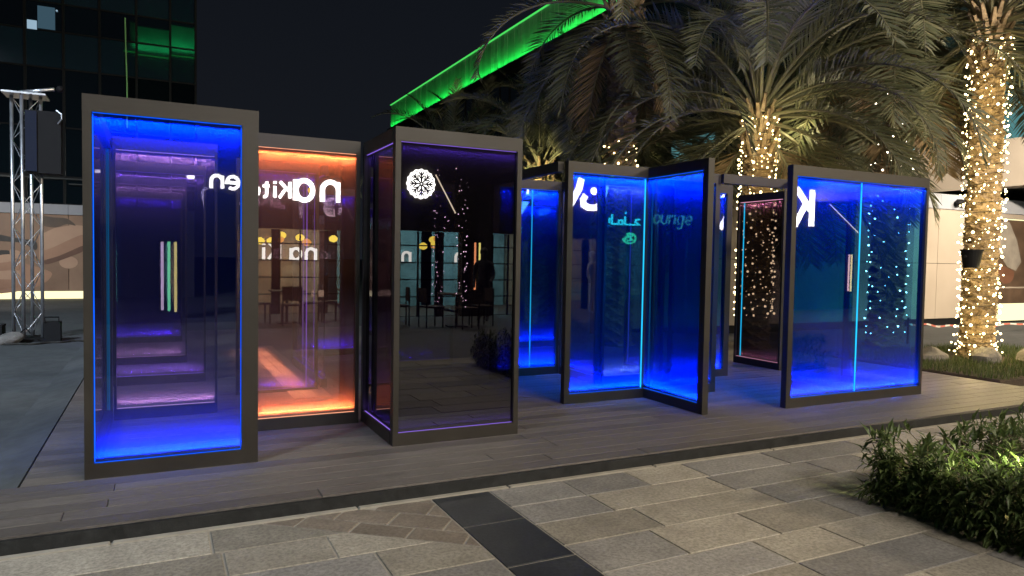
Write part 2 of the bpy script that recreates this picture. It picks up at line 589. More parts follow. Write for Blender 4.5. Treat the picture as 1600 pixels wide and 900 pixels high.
def panel(label, axis, a, b, at, glass, led, sb=6.0, st=None, side=-1, pl=0.05, pr=0.05, H=2.4, tr=0.105, br=0.095, th=0.07, edges=(), cat='glass panel'):
    """framed pane from a to b along an axis; side = direction (-1/+1) that the lit face looks to"""
    if axis == 'x':
        root = thing('framed_glass_panel', label, cat, (a, at, 0), 0, 'framed glass panels of the light pavilion')
        f = lambda u0, u1, v0, v1, z0, z1: (u0, u1, min(v0 * -side * -1, v1 * -side * -1), max(v0 * side, v1 * side), z0, z1)
        def bxs(u0, u1, v0, v1, z0, z1):
            y0, y1 = sorted((v0 * side, v1 * side))
            return (u0, u1, y0, y1, z0, z1)
    else:
        root = thing('framed_glass_panel', label, cat, (at, a, 0), 0, 'framed glass panels of the light pavilion')
        def bxs(u0, u1, v0, v1, z0, z1):
            x0, x1 = sorted((v0 * side, v1 * side))
            return (x0, x1, u0, u1, z0, z1)
    L = b - a
    h = th / 2
    st = sb if st is None else st
    e = 0.0 if axis == 'x' else 0.002
    fm = M['frame']
    if br:
        BX('bottom_rail', fm, root, *bxs(0, L, -h, h, e, br))
    BX('top_rail', fm, root, *bxs(0, L, -h, h, H - tr, H - e))
    z0 = br if br else 0.0
    if pl:
        BX('post', fm, root, *bxs(0.0005, pl, -h + 0.0008, h - 0.0008, z0, H - tr))
    if pr:
        BX('post', fm, root, *bxs(L - pr, L - 0.0005, -h + 0.0008, h - 0.0008, z0, H - tr))
    if glass:
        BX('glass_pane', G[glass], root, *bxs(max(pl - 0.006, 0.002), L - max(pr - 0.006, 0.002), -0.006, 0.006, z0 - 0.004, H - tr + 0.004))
    if led:
        if sb:
            BX('led_strip', led_mat(led, 1.5 if sb > 5 else 0.8), root, *bxs(pl + 0.004, L - pr - 0.004, 0.008, 0.013, z0 + 0.0005, z0 + 0.004))
            led_lamp(root, axis, side, pl, L - pr, z0 + 0.008, 1, led, sb)
        if st:
            BX('led_strip', led_mat(led, 1.5 if st > 5 else 0.8), root, *bxs(pl + 0.004, L - pr - 0.004, 0.008, 0.013, H - tr - 0.004, H - tr - 0.0005))
            led_lamp(root, axis, side, pl, L - pr, H - tr - 0.008, -1, led, st)
    for u, c, s, wd in edges:
        BX('lit_glass_edge', led_mat(c, s), root, *bxs(u - wd / 2, u + wd / 2, 0.0075, 0.0165, z0 + 0.01, H - tr - 0.012))
    return root


# front row
panel('tall blue-lit glass panel in a bronze frame at the left end of the pavilion', 'x', -0.42, 0.61, 5.15, 'blue', 'blue', 30, 24, -1, 0.05, 0.105,
      edges=((0.056, 'blue', 2.0, 0.004), (0.92, 'blue', 1.2, 0.004)))
panel('amber-lit glass panel set back between the blue end panel and the smoked panel', 'x', 0.655, 1.535, 6.04, 'orange', 'orange', 10, 9, -1, 0.05, 0.03)
panel('dark side panel running back from the left post of the smoked panel', 'y', 5.21, 6.07, 1.605, 'dark', 'violet', 1.6, 2.6, -1, 0.0, 0.05, th=0.068)
panel('smoked dark glass panel reflecting the round white emblem', 'x', 1.575, 2.632, 5.173, 'dark', 'violet', 1.1, 3.2, -1, 0.043, 0.042)
panel('blue-lit fixed panel beside the open blue door-like wing', 'x', 3.59, 4.553, 6.05, 'teal', 'blue', 26, 26, -1, 0.06, 0.0, edges=((0.945, 'cyan', 1.3, 0.010),))
panel('blue-lit wing standing out towards the viewer like an open door', 'y', 5.112, 6.082, 4.59, 'teal', 'blue', 26, 20, -1, 0.075, 0.035)
panel('wide blue-lit panel with a bright vertical centre line at the right end', 'x', 5.545, 7.642, 5.06, 'teal', 'blue', 26, 26, -1, 0.065, 0.04,
      edges=((1.02, 'cyan', 1.3, 0.010),))
# side and inner panels
panel('clear side panel behind the left end panel', 'y', 5.19, 6.85, -0.385, 'clear', None, 0, 0, 1, 0.0, 0.03, edges=((0.06, 'cyan', 0.35, 0.003), (1.6, 'cyan', 0.25, 0.004)))
panel('mauve-lit inner panel directly behind the blue end panel', 'x', -0.345, 0.47, 6.89, 'mauve', 'mauve', 6, 6, -1, 0.02, 0.02)
panel('second mauve inner panel of the receding row at the left', 'x', -0.44, 0.47, 8.65, 'mauve', 'violet', 6, 4, -1, 0.02, 0.02)
panel('third inner panel of the receding row at the left', 'x', -0.54, 0.33, 10.25, 'mauve', 'mauve', 6, 4, -1, 0.02, 0.02)
panel('farthest violet panel of the receding row at the left', 'x', -0.66, 0.34, 12.7, 'violet', 'violet', 18, 8, -1, 0.02, 0.02)
panel('violet inner panel behind the amber panel', 'x', 0.70, 1.52, 7.70, 'violet', 'violet', 3, 2.5, -1, 0.03, 0.03, br=0.03, edges=((0.70, 'violet', 0.8, 0.010),))
panel('violet-edged side panel behind the amber panel', 'y', 7.75, 9.6, 1.60, 'violet', 'purple', 4, 1.5, -1, 0.0, 0.03, edges=((0.5, 'violet', 0.8, 0.010), (1.2, 'violet', 0.6, 0.010)))
panel('far violet panel behind the amber panel seen low down', 'x', 1.7, 2.6, 10.3, 'violet', 'purple', 8, 5, -1, 0.03, 0.03)
panel('violet panel deep behind the smoked panel', 'x', 2.60, 3.50, 8.80, 'violet', 'purple', 6, 6, -1, 0.03, 0.03, edges=((0.12, 'violet', 0.5, 0.010),))
panel('open bronze portal left of the blue fixed panel, without glass', 'y', 6.10, 7.66, 3.557, None, None, br=0.0, pl=0.0, pr=0.06, tr=0.10, cat='portal frame')
panel('blue-lit panel at the back of the open portal', 'x', 3.60, 4.50, 7.73, 'teal', 'blue', 22, 26, -1, 0.05, 0.035, tr=0.11, edges=((0.50, 'cyan', 0.7, 0.009),))
panel('blue-lit panel far behind the open portal', 'x', 5.0, 6.05, 10.25, 'blue', 'blue', 18, 12, -1, 0.03, 0.03)
panel('violet-lit side panel behind the blue fixed panel', 'y', 6.87, 7.69, 4.535, 'violet', 'blue', 16, 10, -1, 0.03, 0.03)
panel('mauve-lit inner panel behind the blue fixed panel', 'x', 4.575, 5.44, 6.87, 'mauve', 'mauve', 9, 8, -1, 0.03, 0.03)
panel('violet side panel behind the blue wing', 'y', 6.92, 7.65, 5.49, 'violet', 'purple', 9, 9, -1, 0.03, 0.03, edges=((0.66, 'violet', 0.6, 0.010),))
panel('narrow blue-lit panel just right of the wing', 'x', 4.63, 5.52, 6.03, 'teal', 'blue', 18, 18, -1, 0.03, 0.065)
panel('slim blue-lit panel in the middle of the passage', 'x', 5.53, 6.45, 6.82, 'teal', 'blue', 18, 18, -1, 0.03, 0.085)
panel('open bronze portal over the passage beside the right end panel', 'x', 5.525, 6.515, 5.99, None, None, br=0.0, pl=0.0, pr=0.0, tr=0.10, cat='portal frame')
panel('pink-lit dark panel on the right side of the passage', 'y', 6.87, 7.72, 7.47, 'black', 'pink', 3.0, 14, -1, 0.03, 0.03, edges=((0.74, 'cyan', 0.8, 0.010),))
panel('blue side panel running back from the centre line of the wide panel', 'y', 5.10, 5.95, 6.555, 'teal', 'blue', 14, 12, -1, 0.0, 0.04)
panel('violet side panel closing the right end of the pavilion', 'y', 5.10, 5.95, 7.52, 'violet', 'violet', 14, 10, -1, 0.0, 0.03)

# ------------------------------------------------------------------ left: truss tower
t = thing('truss_tower', 'aluminium lattice truss tower standing on the plaza left of the pavilion', 'truss', (-2.01, 14.6, -0.104))
cr = []
for k in range(4):
    a = radians(17 + 90 * k) - radians(26.5)
    cr.append((0.215 * cos(a), 0.215 * sin(a)))
ch = MB().tube([(0, 0, 0.05), (0, 0, 4.15)], 0.027, 10).data('chord', M['steel'], True)
for c in cr:
    place('chord', ch, t, (c[0], c[1], 0))
for k in range(4):
    p, q = Vector(cr[k] + (0,)), Vector(cr[(k + 1) % 4] + (0,))
    for i in range(11):
        a, b = (p, q) if (i + k) % 2 else (q, p)
        MB().tube([a + Vector((0, 0, 0.12 + i * 0.365)), b + Vector((0, 0, 0.12 + (i + 1) * 0.365))], 0.007, 6, False).build('brace', M['steel'], t, smooth=True)
MB().box(-0.36, 0.36, -0.36, 0.36, 0.0, 0.05).build('base_plate', M['black'], t)
MB().box(-0.31, 0.31, -0.27, 0.27, 4.15, 4.18).build('top_plate', M['steel'], t)
MB().tube([(-0.1, 0, 4.21), (0.42, -0.1, 4.30)], 0.03, 10).build('cross_bar', M['steel'], t, smooth=True)
MB().ball((0.50, -0.11, 4.31), 0.06, 10, 6).build('bar_clamp', M['black'], t, smooth=True)

M['navy'] = flat('navy_speaker_grille', (0.006, 0.010, 0.026), 0.7, spec=0.2)
sp = thing('hanging_loudspeaker', 'dark loudspeaker column hanging on the truss tower', 'loudspeaker', (-1.82, 14.28, 2.76))
MB().box(-0.16, 0.0, -0.03, 0.0, 0, 1.0).build('grille', M['navy'], sp)
MB().box(-0.17, 0.34, 0.0, 0.36, -0.02, 1.02).build('cabinet', M['black'], sp)
MB().tube([(0.3, -0.02, 0.82), (0.36, -0.06, 0.9), (0.36, -0.06, 0.98), (0.28, -0.02, 1.04)], 0.012, 6).build('carry_handle', M['steel'], sp)
b = thing('equipment_case', 'black equipment case on the ground left of the truss tower', 'case', (-2.52, 14.35, -0.104))
MB().box(-0.2, 0.2, -0.17, 0.17, 0.0, 0.26).build('body', M['black'], b)
MB().box(-0.205, 0.205, -0.175, 0.175, 0.265, 0.30).build('lid', M['black'], b)
MB().tube([(-0.07, -0.19, 0.15), (-0.07, -0.21, 0.15), (0.07, -0.21, 0.15), (0.07, -0.19, 0.15)], 0.008, 6).build('handle', M['steel'], b)
w_ = thing('sandbag', 'grey sandbag slumped at the foot of the truss tower', 'sandbag', (-2.17, 14.02, -0.104))
MB().ball((0, 0, 0.09), 0.2, 14, 9, (1.1, 0.6, 0.55)).build('bag', M['rock'], w_, rot=(0.0, -0.25, 0.3), smooth=True)
MB().tube([(0.12, 0, 0.17), (0.2, 0.02, 0.26), (0.27, 0, 0.17)], 0.012, 6).build('strap', M['black'], w_)
b = thing('cable_ramp', 'low black stage box beside the right foot of the truss tower', 'stage box', (-1.62, 14.3, -0.104))
MB().box(-0.12, 0.12, -0.1, 0.1, 0.0, 0.34).build('body', M['black'], b)
MB().tube([(-0.1, -0.12, 0.34), (-0.1, -0.12, 0.42), (0.1, -0.12, 0.42), (0.1, -0.12, 0.34)], 0.014, 6).build('handle', M['black'], b)
c = []
for i in range(40):
    u = i / 39
    c.append((-2.9 + 1.9 * u, 13.95 + 0.12 * sin(u * 9) + 0.05 * sin(u * 31), -0.088))
tag(MB().tube(c, 0.018, 6).build('cable', M['wire'], smooth=True), 'black cable snaking on the ground at the truss foot', 'cable')

# ------------------------------------------------------------------ printed hoardings
M['hoard'] = speckle('beige_hoarding', (0.30, 0.255, 0.205), (0.34, 0.29, 0.235), 0.8, 0.6, 0.05)
M['hoard_grey'] = speckle('grey_hoarding_cap', (0.27, 0.285, 0.32), (0.31, 0.325, 0.36), 2, 0.6, 0.05)
M['skin_a'] = speckle('printed_skin', (0.27, 0.145, 0.088), (0.36, 0.205, 0.130), 1.2, 0.5, 0.0)
M['skin_b'] = speckle('printed_skin_dark', (0.085, 0.038, 0.022), (0.14, 0.066, 0.040), 1.5, 0.5, 0.0)
M['skin_c'] = speckle('printed_skin_light', (0.38, 0.23, 0.15), (0.45, 0.29, 0.195), 1.2, 0.5, 0.0)
M['print_bg'] = speckle('printed_blur', (0.17, 0.098, 0.060), (0.29, 0.18, 0.115), 0.7, 0.5, 0.0)
M['print_black'] = flat('printed_black', (0.014, 0.013, 0.012), 0.5)
M['print_brown'] = speckle('printed_brown', (0.05, 0.033, 0.022), (0.11, 0.07, 0.045), 2, 0.5, 0.0)
M['strip_warm'] = emit('hoarding_light_strip', (1.0, 0.90, 0.50), 1.5)


def poly(name, pts, y0, y1, mat, parent, smooth_n=0):
    mb = MB()
    if smooth_n:
        n = len(pts)
        out = []
        for i in range(n):
            p0, p1, p2, p3 = (Vector(pts[(i + k - 1) % n]) for k in range(4))
            for j in range(smooth_n):
                u = j / smooth_n
                out.append(tuple(0.5 * ((2 * p1) + (p2 - p0) * u + (2 * p0 - 5 * p1 + 4 * p2 - p3) * u * u + (3 * p1 - p0 - 3 * p2 + p3) * u ** 3)))
        pts = out
    n = len(pts)
    mb.v = [(x, y0, z) for x, z in pts] + [(x, y1, z) for x, z in pts]
    mb.f = [tuple(range(n)), tuple(range(2 * n - 1, n - 1, -1))] + [(i, n + i, n + (i + 1) % n, (i + 1) % n) for i in range(n)]
    return mb.build(name, mat, parent)


hb = thing('printed_hoarding', 'long hoarding at the far left printed with a close-up of hands at work', 'hoarding', (0, 26.9, 0))
hx = lambda px: -4.43 + px / 130 * 2.24
hz = lambda py: 2.61 - (py - 332) * 0.01985
xs = [-10.3, -8.4, -6.5, -4.55, -2.60, -1.9]
for a, c in zip(xs, xs[1:]):
    BX('print_panel', M['print_bg'], hb, a + 0.008, c - 0.008, 0.0, 0.05, 0.17, 2.60)
    BX('cap_panel', M['hoard_grey'], hb, a + 0.004, c - 0.004, -0.06, 0.05, 2.61, 2.93)
BX('light_strip', M['strip_warm'], hb, xs[0], xs[-1], 0.01, 0.05, -0.09, 0.155)
BX('backing', M['black'], hb, xs[0], xs[-1], 0.051, 0.2, -0.1, 2.9)
P_ = lambda L: [(hx(a / 5), hz(300 + c / 5)) for a, c in L]
poly('print_forearm', P_([(300, 330), (420, 270), (560, 240), (660, 245), (660, 440), (540, 500), (420, 545), (340, 560), (300, 520)]), -0.004, 0.001, M['skin_c'], hb)
poly('print_forearm_tone', P_([(310, 470), (420, 420), (560, 350), (658, 320), (658, 430), (540, 490), (400, 540), (330, 545)]), -0.0055, -0.0035, M['skin_a'], hb, 3)
poly('print_forearm_shade', P_([(330, 535), (450, 495), (560, 445), (655, 405), (655, 448), (540, 500), (400, 552), (345, 560)]), -0.007, -0.0035, M['skin_b'], hb, 3)
poly('print_sleeve', P_([(320, 180), (420, 185), (520, 190), (590, 245), (520, 235), (430, 265), (330, 250)]), -0.007, -0.0035, M['print_brown'], hb, 3)
poly('print_tool', P_([(-60, 325), (110, 355), (260, 375), (285, 410), (270, 450), (170, 395), (0, 385), (-60, 380)]), -0.010, -0.0065, M['print_black'], hb, 3)
poly('print_tool', P_([(-60, 470), (60, 455), (120, 490), (60, 515), (-60, 525)]), -0.010, -0.0065, M['print_black'], hb, 3)
for k, (x0, y0, x1, y1, w, mm) in enumerate([(-60, 545, 90, 520, 34, 'skin_c'), (-60, 610, 130, 585, 40, 'skin_a'), (-60, 670, 140, 650, 38, 'skin_c'), (-60, 725, 120, 720, 34, 'skin_a'), (85, 475, 190, 500, 30, 'skin_c')]):
    poly('print_finger', P_([(x0, y0 - w), (x1 - 20, y1 - w), (x1 + 12, y1 - w * 0.5), (x1 + 18, y1), (x1 + 8, y1 + w * 0.6), (x1 - 30, y1 + w * 0.8), (x0, y0 + w)]), -0.0125 - k * 0.0004, -0.0035, M[mm], hb, 3)
poly('print_palm', P_([(-60, 500), (60, 505), (200, 560), (330, 600), (400, 640), (330, 720), (180, 770), (-60, 775)]), -0.003, 0.0005, M['skin_a'], hb, 3)
poly('print_light_spot', P_([(530 + 75 * cos(a * pi / 8), 545 + 50 * sin(a * pi / 8)) for a in range(16)]), -0.003, 0.0005, M['skin_c'], hb)

hr = thing('beige_hoarding', 'beige panelled hoarding behind the light-wrapped palm at the right', 'hoarding', (0, 11.6, 0))
xs = [7.6 + 2.62 * i for i in range(6)]
for a, c in zip(xs, xs[1:]):
    BX('panel', M['hoard'], hr, a + 0.008, c - 0.008, 0.0, 0.05, 1.52, 2.92)
    BX('panel', M['hoard'], hr, a + 0.008, c - 0.008, 0.0, 0.05, 0.08, 1.508)
    BX('cap_panel', M['hoard_grey'], hr, a + 0.004, c - 0.004, -0.04, 0.05, 2.93, 3.31)
BX('backing', M['black'], hr, xs[0], xs[-1], 0.051, 0.2, -0.1, 3.28)
hm = thing('printed_hoarding', 'dark hoarding printed with a sleeved arm, partly behind the right palm trunk', 'hoarding', (0, 11.6, 0))
BX('print_panel', M['print_brown'], hm, 20.72, 24.6, 0.0, 0.05, 0.44, 2.75)
BX('cap_panel', M['hoard_grey'], hm, 20.72, 24.6, -0.04, 0.05, 2.93, 3.31)
BX('top_panel', M['hoard'], hm, 20.72, 24.6, 0.0, 0.05, 2.80, 2.92)
BX('light_strip', M['strip_warm'], hm, 20.72, 24.6, 0.005, 0.05, 2.765, 2.79)
BX('light_strip', M['strip_warm'], hm, 20.72, 24.6, 0.005, 0.05, -0.05, 0.43)
BX('backing', M['black'], hm, 20.72, 24.6, 0.051, 0.2, -0.1, 3.28)
M['cloth_print'] = speckle('printed_sleeve', (0.16, 0.14, 0.12), (0.27, 0.24, 0.20), 2.5, 0.6, 0.0)
poly('print_sleeve', [(20.73, 2.7), (21.2, 2.7), (21.6, 2.2), (21.85, 1.6), (21.6, 1.35), (21.2, 1.45), (20.9, 1.7), (20.73, 1.9)], -0.004, 0.001, M['cloth_print'], hm)
poly('print_hand', [(20.75, 1.55), (21.2, 1.42), (21.5, 1.33), (21.45, 1.08), (21.1, 0.98), (20.8, 1.15)], -0.0065, -0.0035, M['skin_b'], hm, 3)
BX('print_table_edge', M['hoard'], hm, 20.73, 24.59, -0.004, 0.001, 0.86, 0.90)
cc = thing('security_camera', 'pair of small black security cameras on the cap of the beige hoarding', 'camera', (18.75, 11.54, 3.12))
for s_ in (-1, 1):
    MB().tube([(0.02 * s_, -0.02, 0), (0.18 * s_, -0.16, -0.04)], 0.085, 10).build('camera_head', M['black'], cc, smooth=True)
MB().box(-0.05, 0.05, -0.03, 0.03, -0.06, 0.06).build('bracket', M['black'], cc)

# barrier tape
t_ = NT('red_white_tape')
fx = t_.n('ShaderNodeSeparateXYZ', {0: t_.n('ShaderNodeTexCoord').outputs['Object']}).outputs[0]
M['tape'] = t_.surf(t_.bsdf(t_.mix(t_.math('GREATER_THAN', t_.math('FRACT', t_.math('MULTIPLY', fx, 2.2)), 0.5), (0.62, 0.58, 0.53), (0.50, 0.14, 0.10)), 0.5))
mb = MB()
pts = [(13.2 + 7.5 * i / 40, 9.0 + 0.6 * sin(i / 40 * 3), 0.28 - 0.19 * sin(pi * min(1, i / 40)) - 0.02 * sin(i)) for i in range(41)]
for p, q in zip(pts, pts[1:]):
    mb.quad((p[0], p[1], p[2]), (q[0], q[1], q[2]), (q[0], q[1], q[2] + 0.035), (p[0], p[1], p[2] + 0.035))
    mb.quad((p[0], p[1] + 0.004, p[2] + 0.035), (q[0], q[1] + 0.004, q[2] + 0.035), (q[0], q[1] + 0.004, q[2]), (p[0], p[1] + 0.004, p[2]))
tp = thing('barrier_tape', 'red and white barrier tape sagging behind the right palm', 'barrier tape')
mb.build('tape', M['tape'], tp)
for x, y in ((13.2, 9.0), (20.7, 9.08)):
    MB().tube([(x, y, -0.1), (x, y, 0.42)], 0.02, 8).build('stake', M['black'], tp)

# ------------------------------------------------------------------ left tower of dark glass
tn = NT('dark_tower_glass')
rnd = tn.n('ShaderNodeObjectInfo').outputs['Random']
gb = tn.bsdf(tn.mix(rnd, (0.002, 0.004, 0.006), (0.003, 0.008, 0.011)), 0.03, 0.0, spec=0.5)
gg = tn.n('ShaderNodeBsdfGlossy', {0: (0.72, 0.86, 0.95), 'Roughness': 0.015})
M['tower_dark'] = tn.surf(tn.n('ShaderNodeMixShader', {0: 0.14, 1: gb, 2: gg}))
tn = NT('tower_spandrel_glass')
rnd = tn.n('ShaderNodeObjectInfo').outputs['Random']
gb = tn.bsdf(tn.mix(rnd, (0.006, 0.018, 0.027), (0.010, 0.025, 0.036)), 0.1, 0.0, spec=0.5)
gg = tn.n('ShaderNodeBsdfGlossy', {0: (0.72, 0.86, 0.95), 'Roughness': 0.015})
M['tower_span'] = tn.surf(tn.n('ShaderNodeMixShader', {0: 0.15, 1: gb, 2: gg}))
M['mullion'] = flat('dark_mullion', (0.004, 0.005, 0.006), 0.6, spec=0.15)
tw = thing('glass_tower', 'dark glass office tower at the upper left', 'tower', (0, 27.2, 0))
BX('core', M['mullion'], tw, -16.0, 1.10, 0.12, 16, -0.1, 22)
zs = [2.95, 3.84, 5.42, 7.29, 8.46, 9.35, 11.1, 12.3, 13.9, 15.8, 17.0, 18.6, 20.5, 21.9]
ty = ['d', 'd', 'd', 's', 'd', 's', 'd', 's', 'd', 'd', 's', 'd', 's']
xe = [1.16, 0.37, -0.65, -1.72, -2.73, -3.77] + [-4.8 - 1.03 * i for i in range(11)]
r_ = random.Random(5)
for i in range(len(xe) - 1):
    for j in range(len(zs) - 1):
        w, h = xe[i] - xe[i + 1], zs[j + 1] - zs[j]
        BX('glass_pane', M['tower_span' if ty[j] == 's' else 'tower_dark'], tw, -w / 2 + 0.03, w / 2 - 0.03, 0.0, 0.03, -h / 2 + 0.03, h / 2 - 0.03,
           loc=((xe[i] + xe[i + 1]) / 2, 0.03, (zs[j] + zs[j + 1]) / 2), rot=(r_.gauss(0, 0.0022), 0, r_.gauss(0, 0.003)))
for x in xe:
    BX('mullion', M['mullion'], tw, x - 0.035, x + 0.035, -0.03, 0.10, 2.95, 22)
for z in zs:
    BX('transom', M['mullion'], tw, xe[-1], xe[0], 0.0, 0.10, z - 0.025, z + 0.025)
M['lit_blue'] = emit('lit_room_cool', (0.55, 0.80, 1.0), 0.55)
M['lit_dim'] = emit('lit_room_dim', (0.08, 0.16, 0.22), 0.5)
BX('lit_window', M['lit_blue'], tw, -3.70, -3.44, -0.012, 0.0, 8.44, 8.72)
BX('lit_window', M['lit_dim'], tw, -3.42, -2.95, -0.012, 0.0, 8.50, 9.2)
MB().ball((-2.9, -0.02, 9.12), 0.03).build('lit_spot', M['lit_blue'], tw)
M['ledge'] = speckle('dim_ledge', (0.016, 0.022, 0.024), (0.03, 0.036, 0.038), 2, 0.6, 0.1)
BX('ledge', M['ledge'], tw, -15.5, 1.12, -0.12, 0.10, 3.76, 3.80)
BX('ledge', M['ledge'], tw, -2.6, 1.12, -0.14, 0.10, 3.60, 3.63)
BX('lobby_wall', M['ledge'], tw, -15.5, 1.12, 0.105, 0.118, -0.1, 3.0)
# thin tube down the tower face, reflected green light put into its colour
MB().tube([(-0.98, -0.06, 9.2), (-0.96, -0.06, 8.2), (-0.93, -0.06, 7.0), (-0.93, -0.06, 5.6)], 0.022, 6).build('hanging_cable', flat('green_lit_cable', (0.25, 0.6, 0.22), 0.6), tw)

# ------------------------------------------------------------------ right building with the green-lit parapet
M['stucco'] = speckle('beige_render', (0.26, 0.225, 0.185), (0.31, 0.27, 0.225), 0.8, 0.75, 0.08)
M['dark_clad'] = flat('dark_cladding', (0.020, 0.024, 0.026), 0.5)
M['parapet'] = speckle('parapet_sheet', (0.40, 0.42, 0.40), (0.55, 0.57, 0.55), 1.5, 0.5, 0.05, vary=0.35)
tn = NT('dark_teal_glass')
gb = tn.bsdf((0.008, 0.022, 0.028), 0.06, spec=0.5)
gg = tn.n('ShaderNodeBsdfGlossy', {0: (0.7, 0.9, 0.95), 'Roughness': 0.02})
M['teal_glass'] = tn.surf(tn.n('ShaderNodeMixShader', {0: 0.12, 1: gb, 2: gg}))
M['lit_teal'] = emit('lit_room_teal', (0.20, 0.56, 0.58), 0.42)
M['lit_cyan'] = emit('lit_lamp_cyan', (0.45, 0.95, 1.0), 2.2)
M['lit_navy'] = emit('lit_room_navy', (0.03, 0.14, 0.24), 0.6)
M['green_led'] = emit('green_led', (0.03, 1.0, 0.10), 1.3)
M['green_line'] = emit('green_led_line', (0.10, 1.0, 0.16), 0.75)
rb = thing('office_building', 'long dark building at the right with a green-lit roof parapet', 'building', (20, 0, 0))
BX('body', M['dark_clad'], rb, 0.55, 25, -24, 67, 3.60, 13.7)
BX('ground_floor', M['dark_clad'], rb, 6.0, 25, -24, 67, -0.1, 3.60)
BX('canopy', M['stucco'], rb, 0.0, 0.6, -24, 66.9, 3.57, 4.82)
yy = -12.0
panes = MB().box(0.50, 0.54, 0.04, 1.46, 0, 1.9).data('window_pane', M['teal_glass'])
lit = MB().box(0.50, 0.54, 0.04, 1.46, 0, 1.9).data('window_pane', M['lit_teal'])
navy = MB().box(0.50, 0.54, 0.04, 1.46, 0, 1.9).data('window_pane', M['lit_navy'])
k = 0
while yy < 66:
    for z in (4.9, 7.2, 9.4, 11.6):
        me = panes
        if z == 4.9 and 21.5 < yy < 24.5:
            me = lit
        if z == 4.9 and 9.0 < yy < 10.6:
            me = lit
        if z == 4.9 and 10.5 < yy < 13.5:
            me = navy
        place('window_pane', me, rb, (0, yy, z))
    yy += 1.5
    k += 1
for z in (6.95, 9.25, 11.4, 13.55):
    BX('floor_band', M['dark_clad'], rb, 0.44, 0.55, -24, 67, z - 0.14, z + 0.14)
yy = -12
mu = MB().box(0.44, 0.56, -0.035, 0.035, 4.83, 13.4).data('mullion', M['mullion'])
while yy < 66:
    place('mullion', mu, rb, (0, yy, 0))
    yy += 1.5
for yy, z in ((13.95, 4.9), (14.4, 4.95)):
    MB().ball((0.42, yy, z), 0.11, 10, 6).build('wall_lamp', M['lit_cyan'], rb, smooth=True)
for yy in (11.3, 11.9, 12.4):
    MB().tube([(0.46, yy, 4.9), (0.46, yy, 6.0)], 0.015, 6).build('window_ornament', M['lit_cyan'] if yy == 11.9 else M['lit_teal'], rb)
BX('parapet_wall', M['dark_clad'], rb, 0.10, 0.5, -24, 67.1, 13.72, 16.0)
yy = -2.0
rib = MB().box(0.0, 0.06, 0.01, 0.49, 13.9, 15.98).data('parapet_panel', M['parapet'])
r_ = random.Random(9)
while yy < 66.9:
    place('parapet_panel', rib, rb, (0.03 + r_.uniform(-0.01, 0.01), yy, 0), (0, 0, r_.uniform(-0.02, 0.02)))
    yy += 0.5
BX('parapet_panel', M['parapet'], rb, 0.1, 2.0, 67.11, 67.16, 13.9, 15.98)
BX('parapet_ledge', M['dark_clad'], rb, -0.34, 0.5, -24, 67.1, 13.62, 13.70)
BX('green_light_line', M['green_led'], rb, -0.16, -0.12, -2, 67.05, 13.70, 13.74)
BX('green_light_line', M['green_line'], rb, -0.05, 0.05, -2, 67.05, 16.0, 16.06)


def line_light(loc, length, energy, color, direction, along, w=0.08, spread=70):
    d = bpy.data.lights.new('led_line', 'AREA')
    d.shape = 'RECTANGLE'
    d.size = length
    d.size_y = w
    d.energy = energy
    d.color = color
    d.spread = radians(spread)
    o = bpy.data.objects.new('led_line', d)
    COL.objects.link(o)
    z = -Vector(direction).normalized()
    x = Vector(along)
    y = z.cross(x)
    m = Matrix((x, y, z)).transposed().to_4x4()
    m.translation = loc
    o.matrix_world = m


for a in (-2, 21, 44):
    line_light((19.88, a + 11.5, 13.74), 23, 120, (0.01, 1.0, 0.09), (0.22, 0, 0.97), (0, 1, 0))

# ------------------------------------------------------------------ palms
def frond_mesh(name, L, e0, droop, seed, leaf, dens=64, twist=0.0, hang=0.04, vee=0.42):
    rn = random.Random(seed)
    mb = MB()
    N = 22
    pts, dirs = [], []
    p = Vector((0, 0, 0))
    side = rn.uniform(-0.25, 0.25)
    for i in range(N + 1):
        u = i / N
        e = radians(e0 - droop * u ** 1.35)
        d = Vector((cos(e), side * u * 0.6, sin(e))).normalized()
        pts.append(p.copy())
        dirs.append(d)
        p = p + d * (L / N)
    mb.tube(pts, [0.027 * (1 - 0.88 * i / N) + 0.003 for i in range(N + 1)], 5, False)
    nst = len(mb.f)
    for i in range(dens):
        u = 0.16 + 0.84 * (i + 0.5) / dens
        x = u * N
        k = min(int(x), N - 1)
        q = pts[k].lerp(pts[k + 1], x - k)
        d = dirs[k].lerp(dirs[min(k + 1, N)], x - k).normalized()
        sd = d.cross(Vector((0, 0, 1)))
        if sd.length < 1e-3:
            sd = Vector((0, 1, 0))
        sd.normalize()
        up = sd.cross(d).normalized()
        ll = leaf * (0.55 + 0.6 * sin(pi * min(1, u * 0.95 + 0.08)) ** 0.8) * rn.uniform(0.85, 1.12) * (1 - 0.35 * max(0, u - 0.8) / 0.2)
        for s_ in (-1, 1):
            fw = rn.uniform(0.75, 1.05) + 0.9 * max(0, u - 0.75)
            v = (sd * s_ + d * fw + up * (vee * rn.uniform(0.4, 1.2))).normalized()
            mid = q + v * ll * 0.5
            tip = mid + (v + Vector((0, 0, -hang - rn.uniform(0, 0.22)))).normalized() * ll * 0.52
            wv = d.cross(v)
            wv = (v.cross(wv)).normalized() if wv.length > 1e-4 else up
            wdt = 0.0095 + 0.006 * rn.random()
            wn_ = (wv + up * rn.uniform(-0.5, 0.5)).normalized() * wdt
            b = len(mb.v)
            mb.v += [tuple(q - wn_ * 0.6), tuple(q + wn_ * 0.6), tuple(mid + wn_), tuple(mid - wn_), tuple(tip)]
            mb.f += [(b, b + 1, b + 2, b + 3), (b + 3, b + 2, b + 4)]
    me = mb.data(name, M['rachis'])
    return me, nst


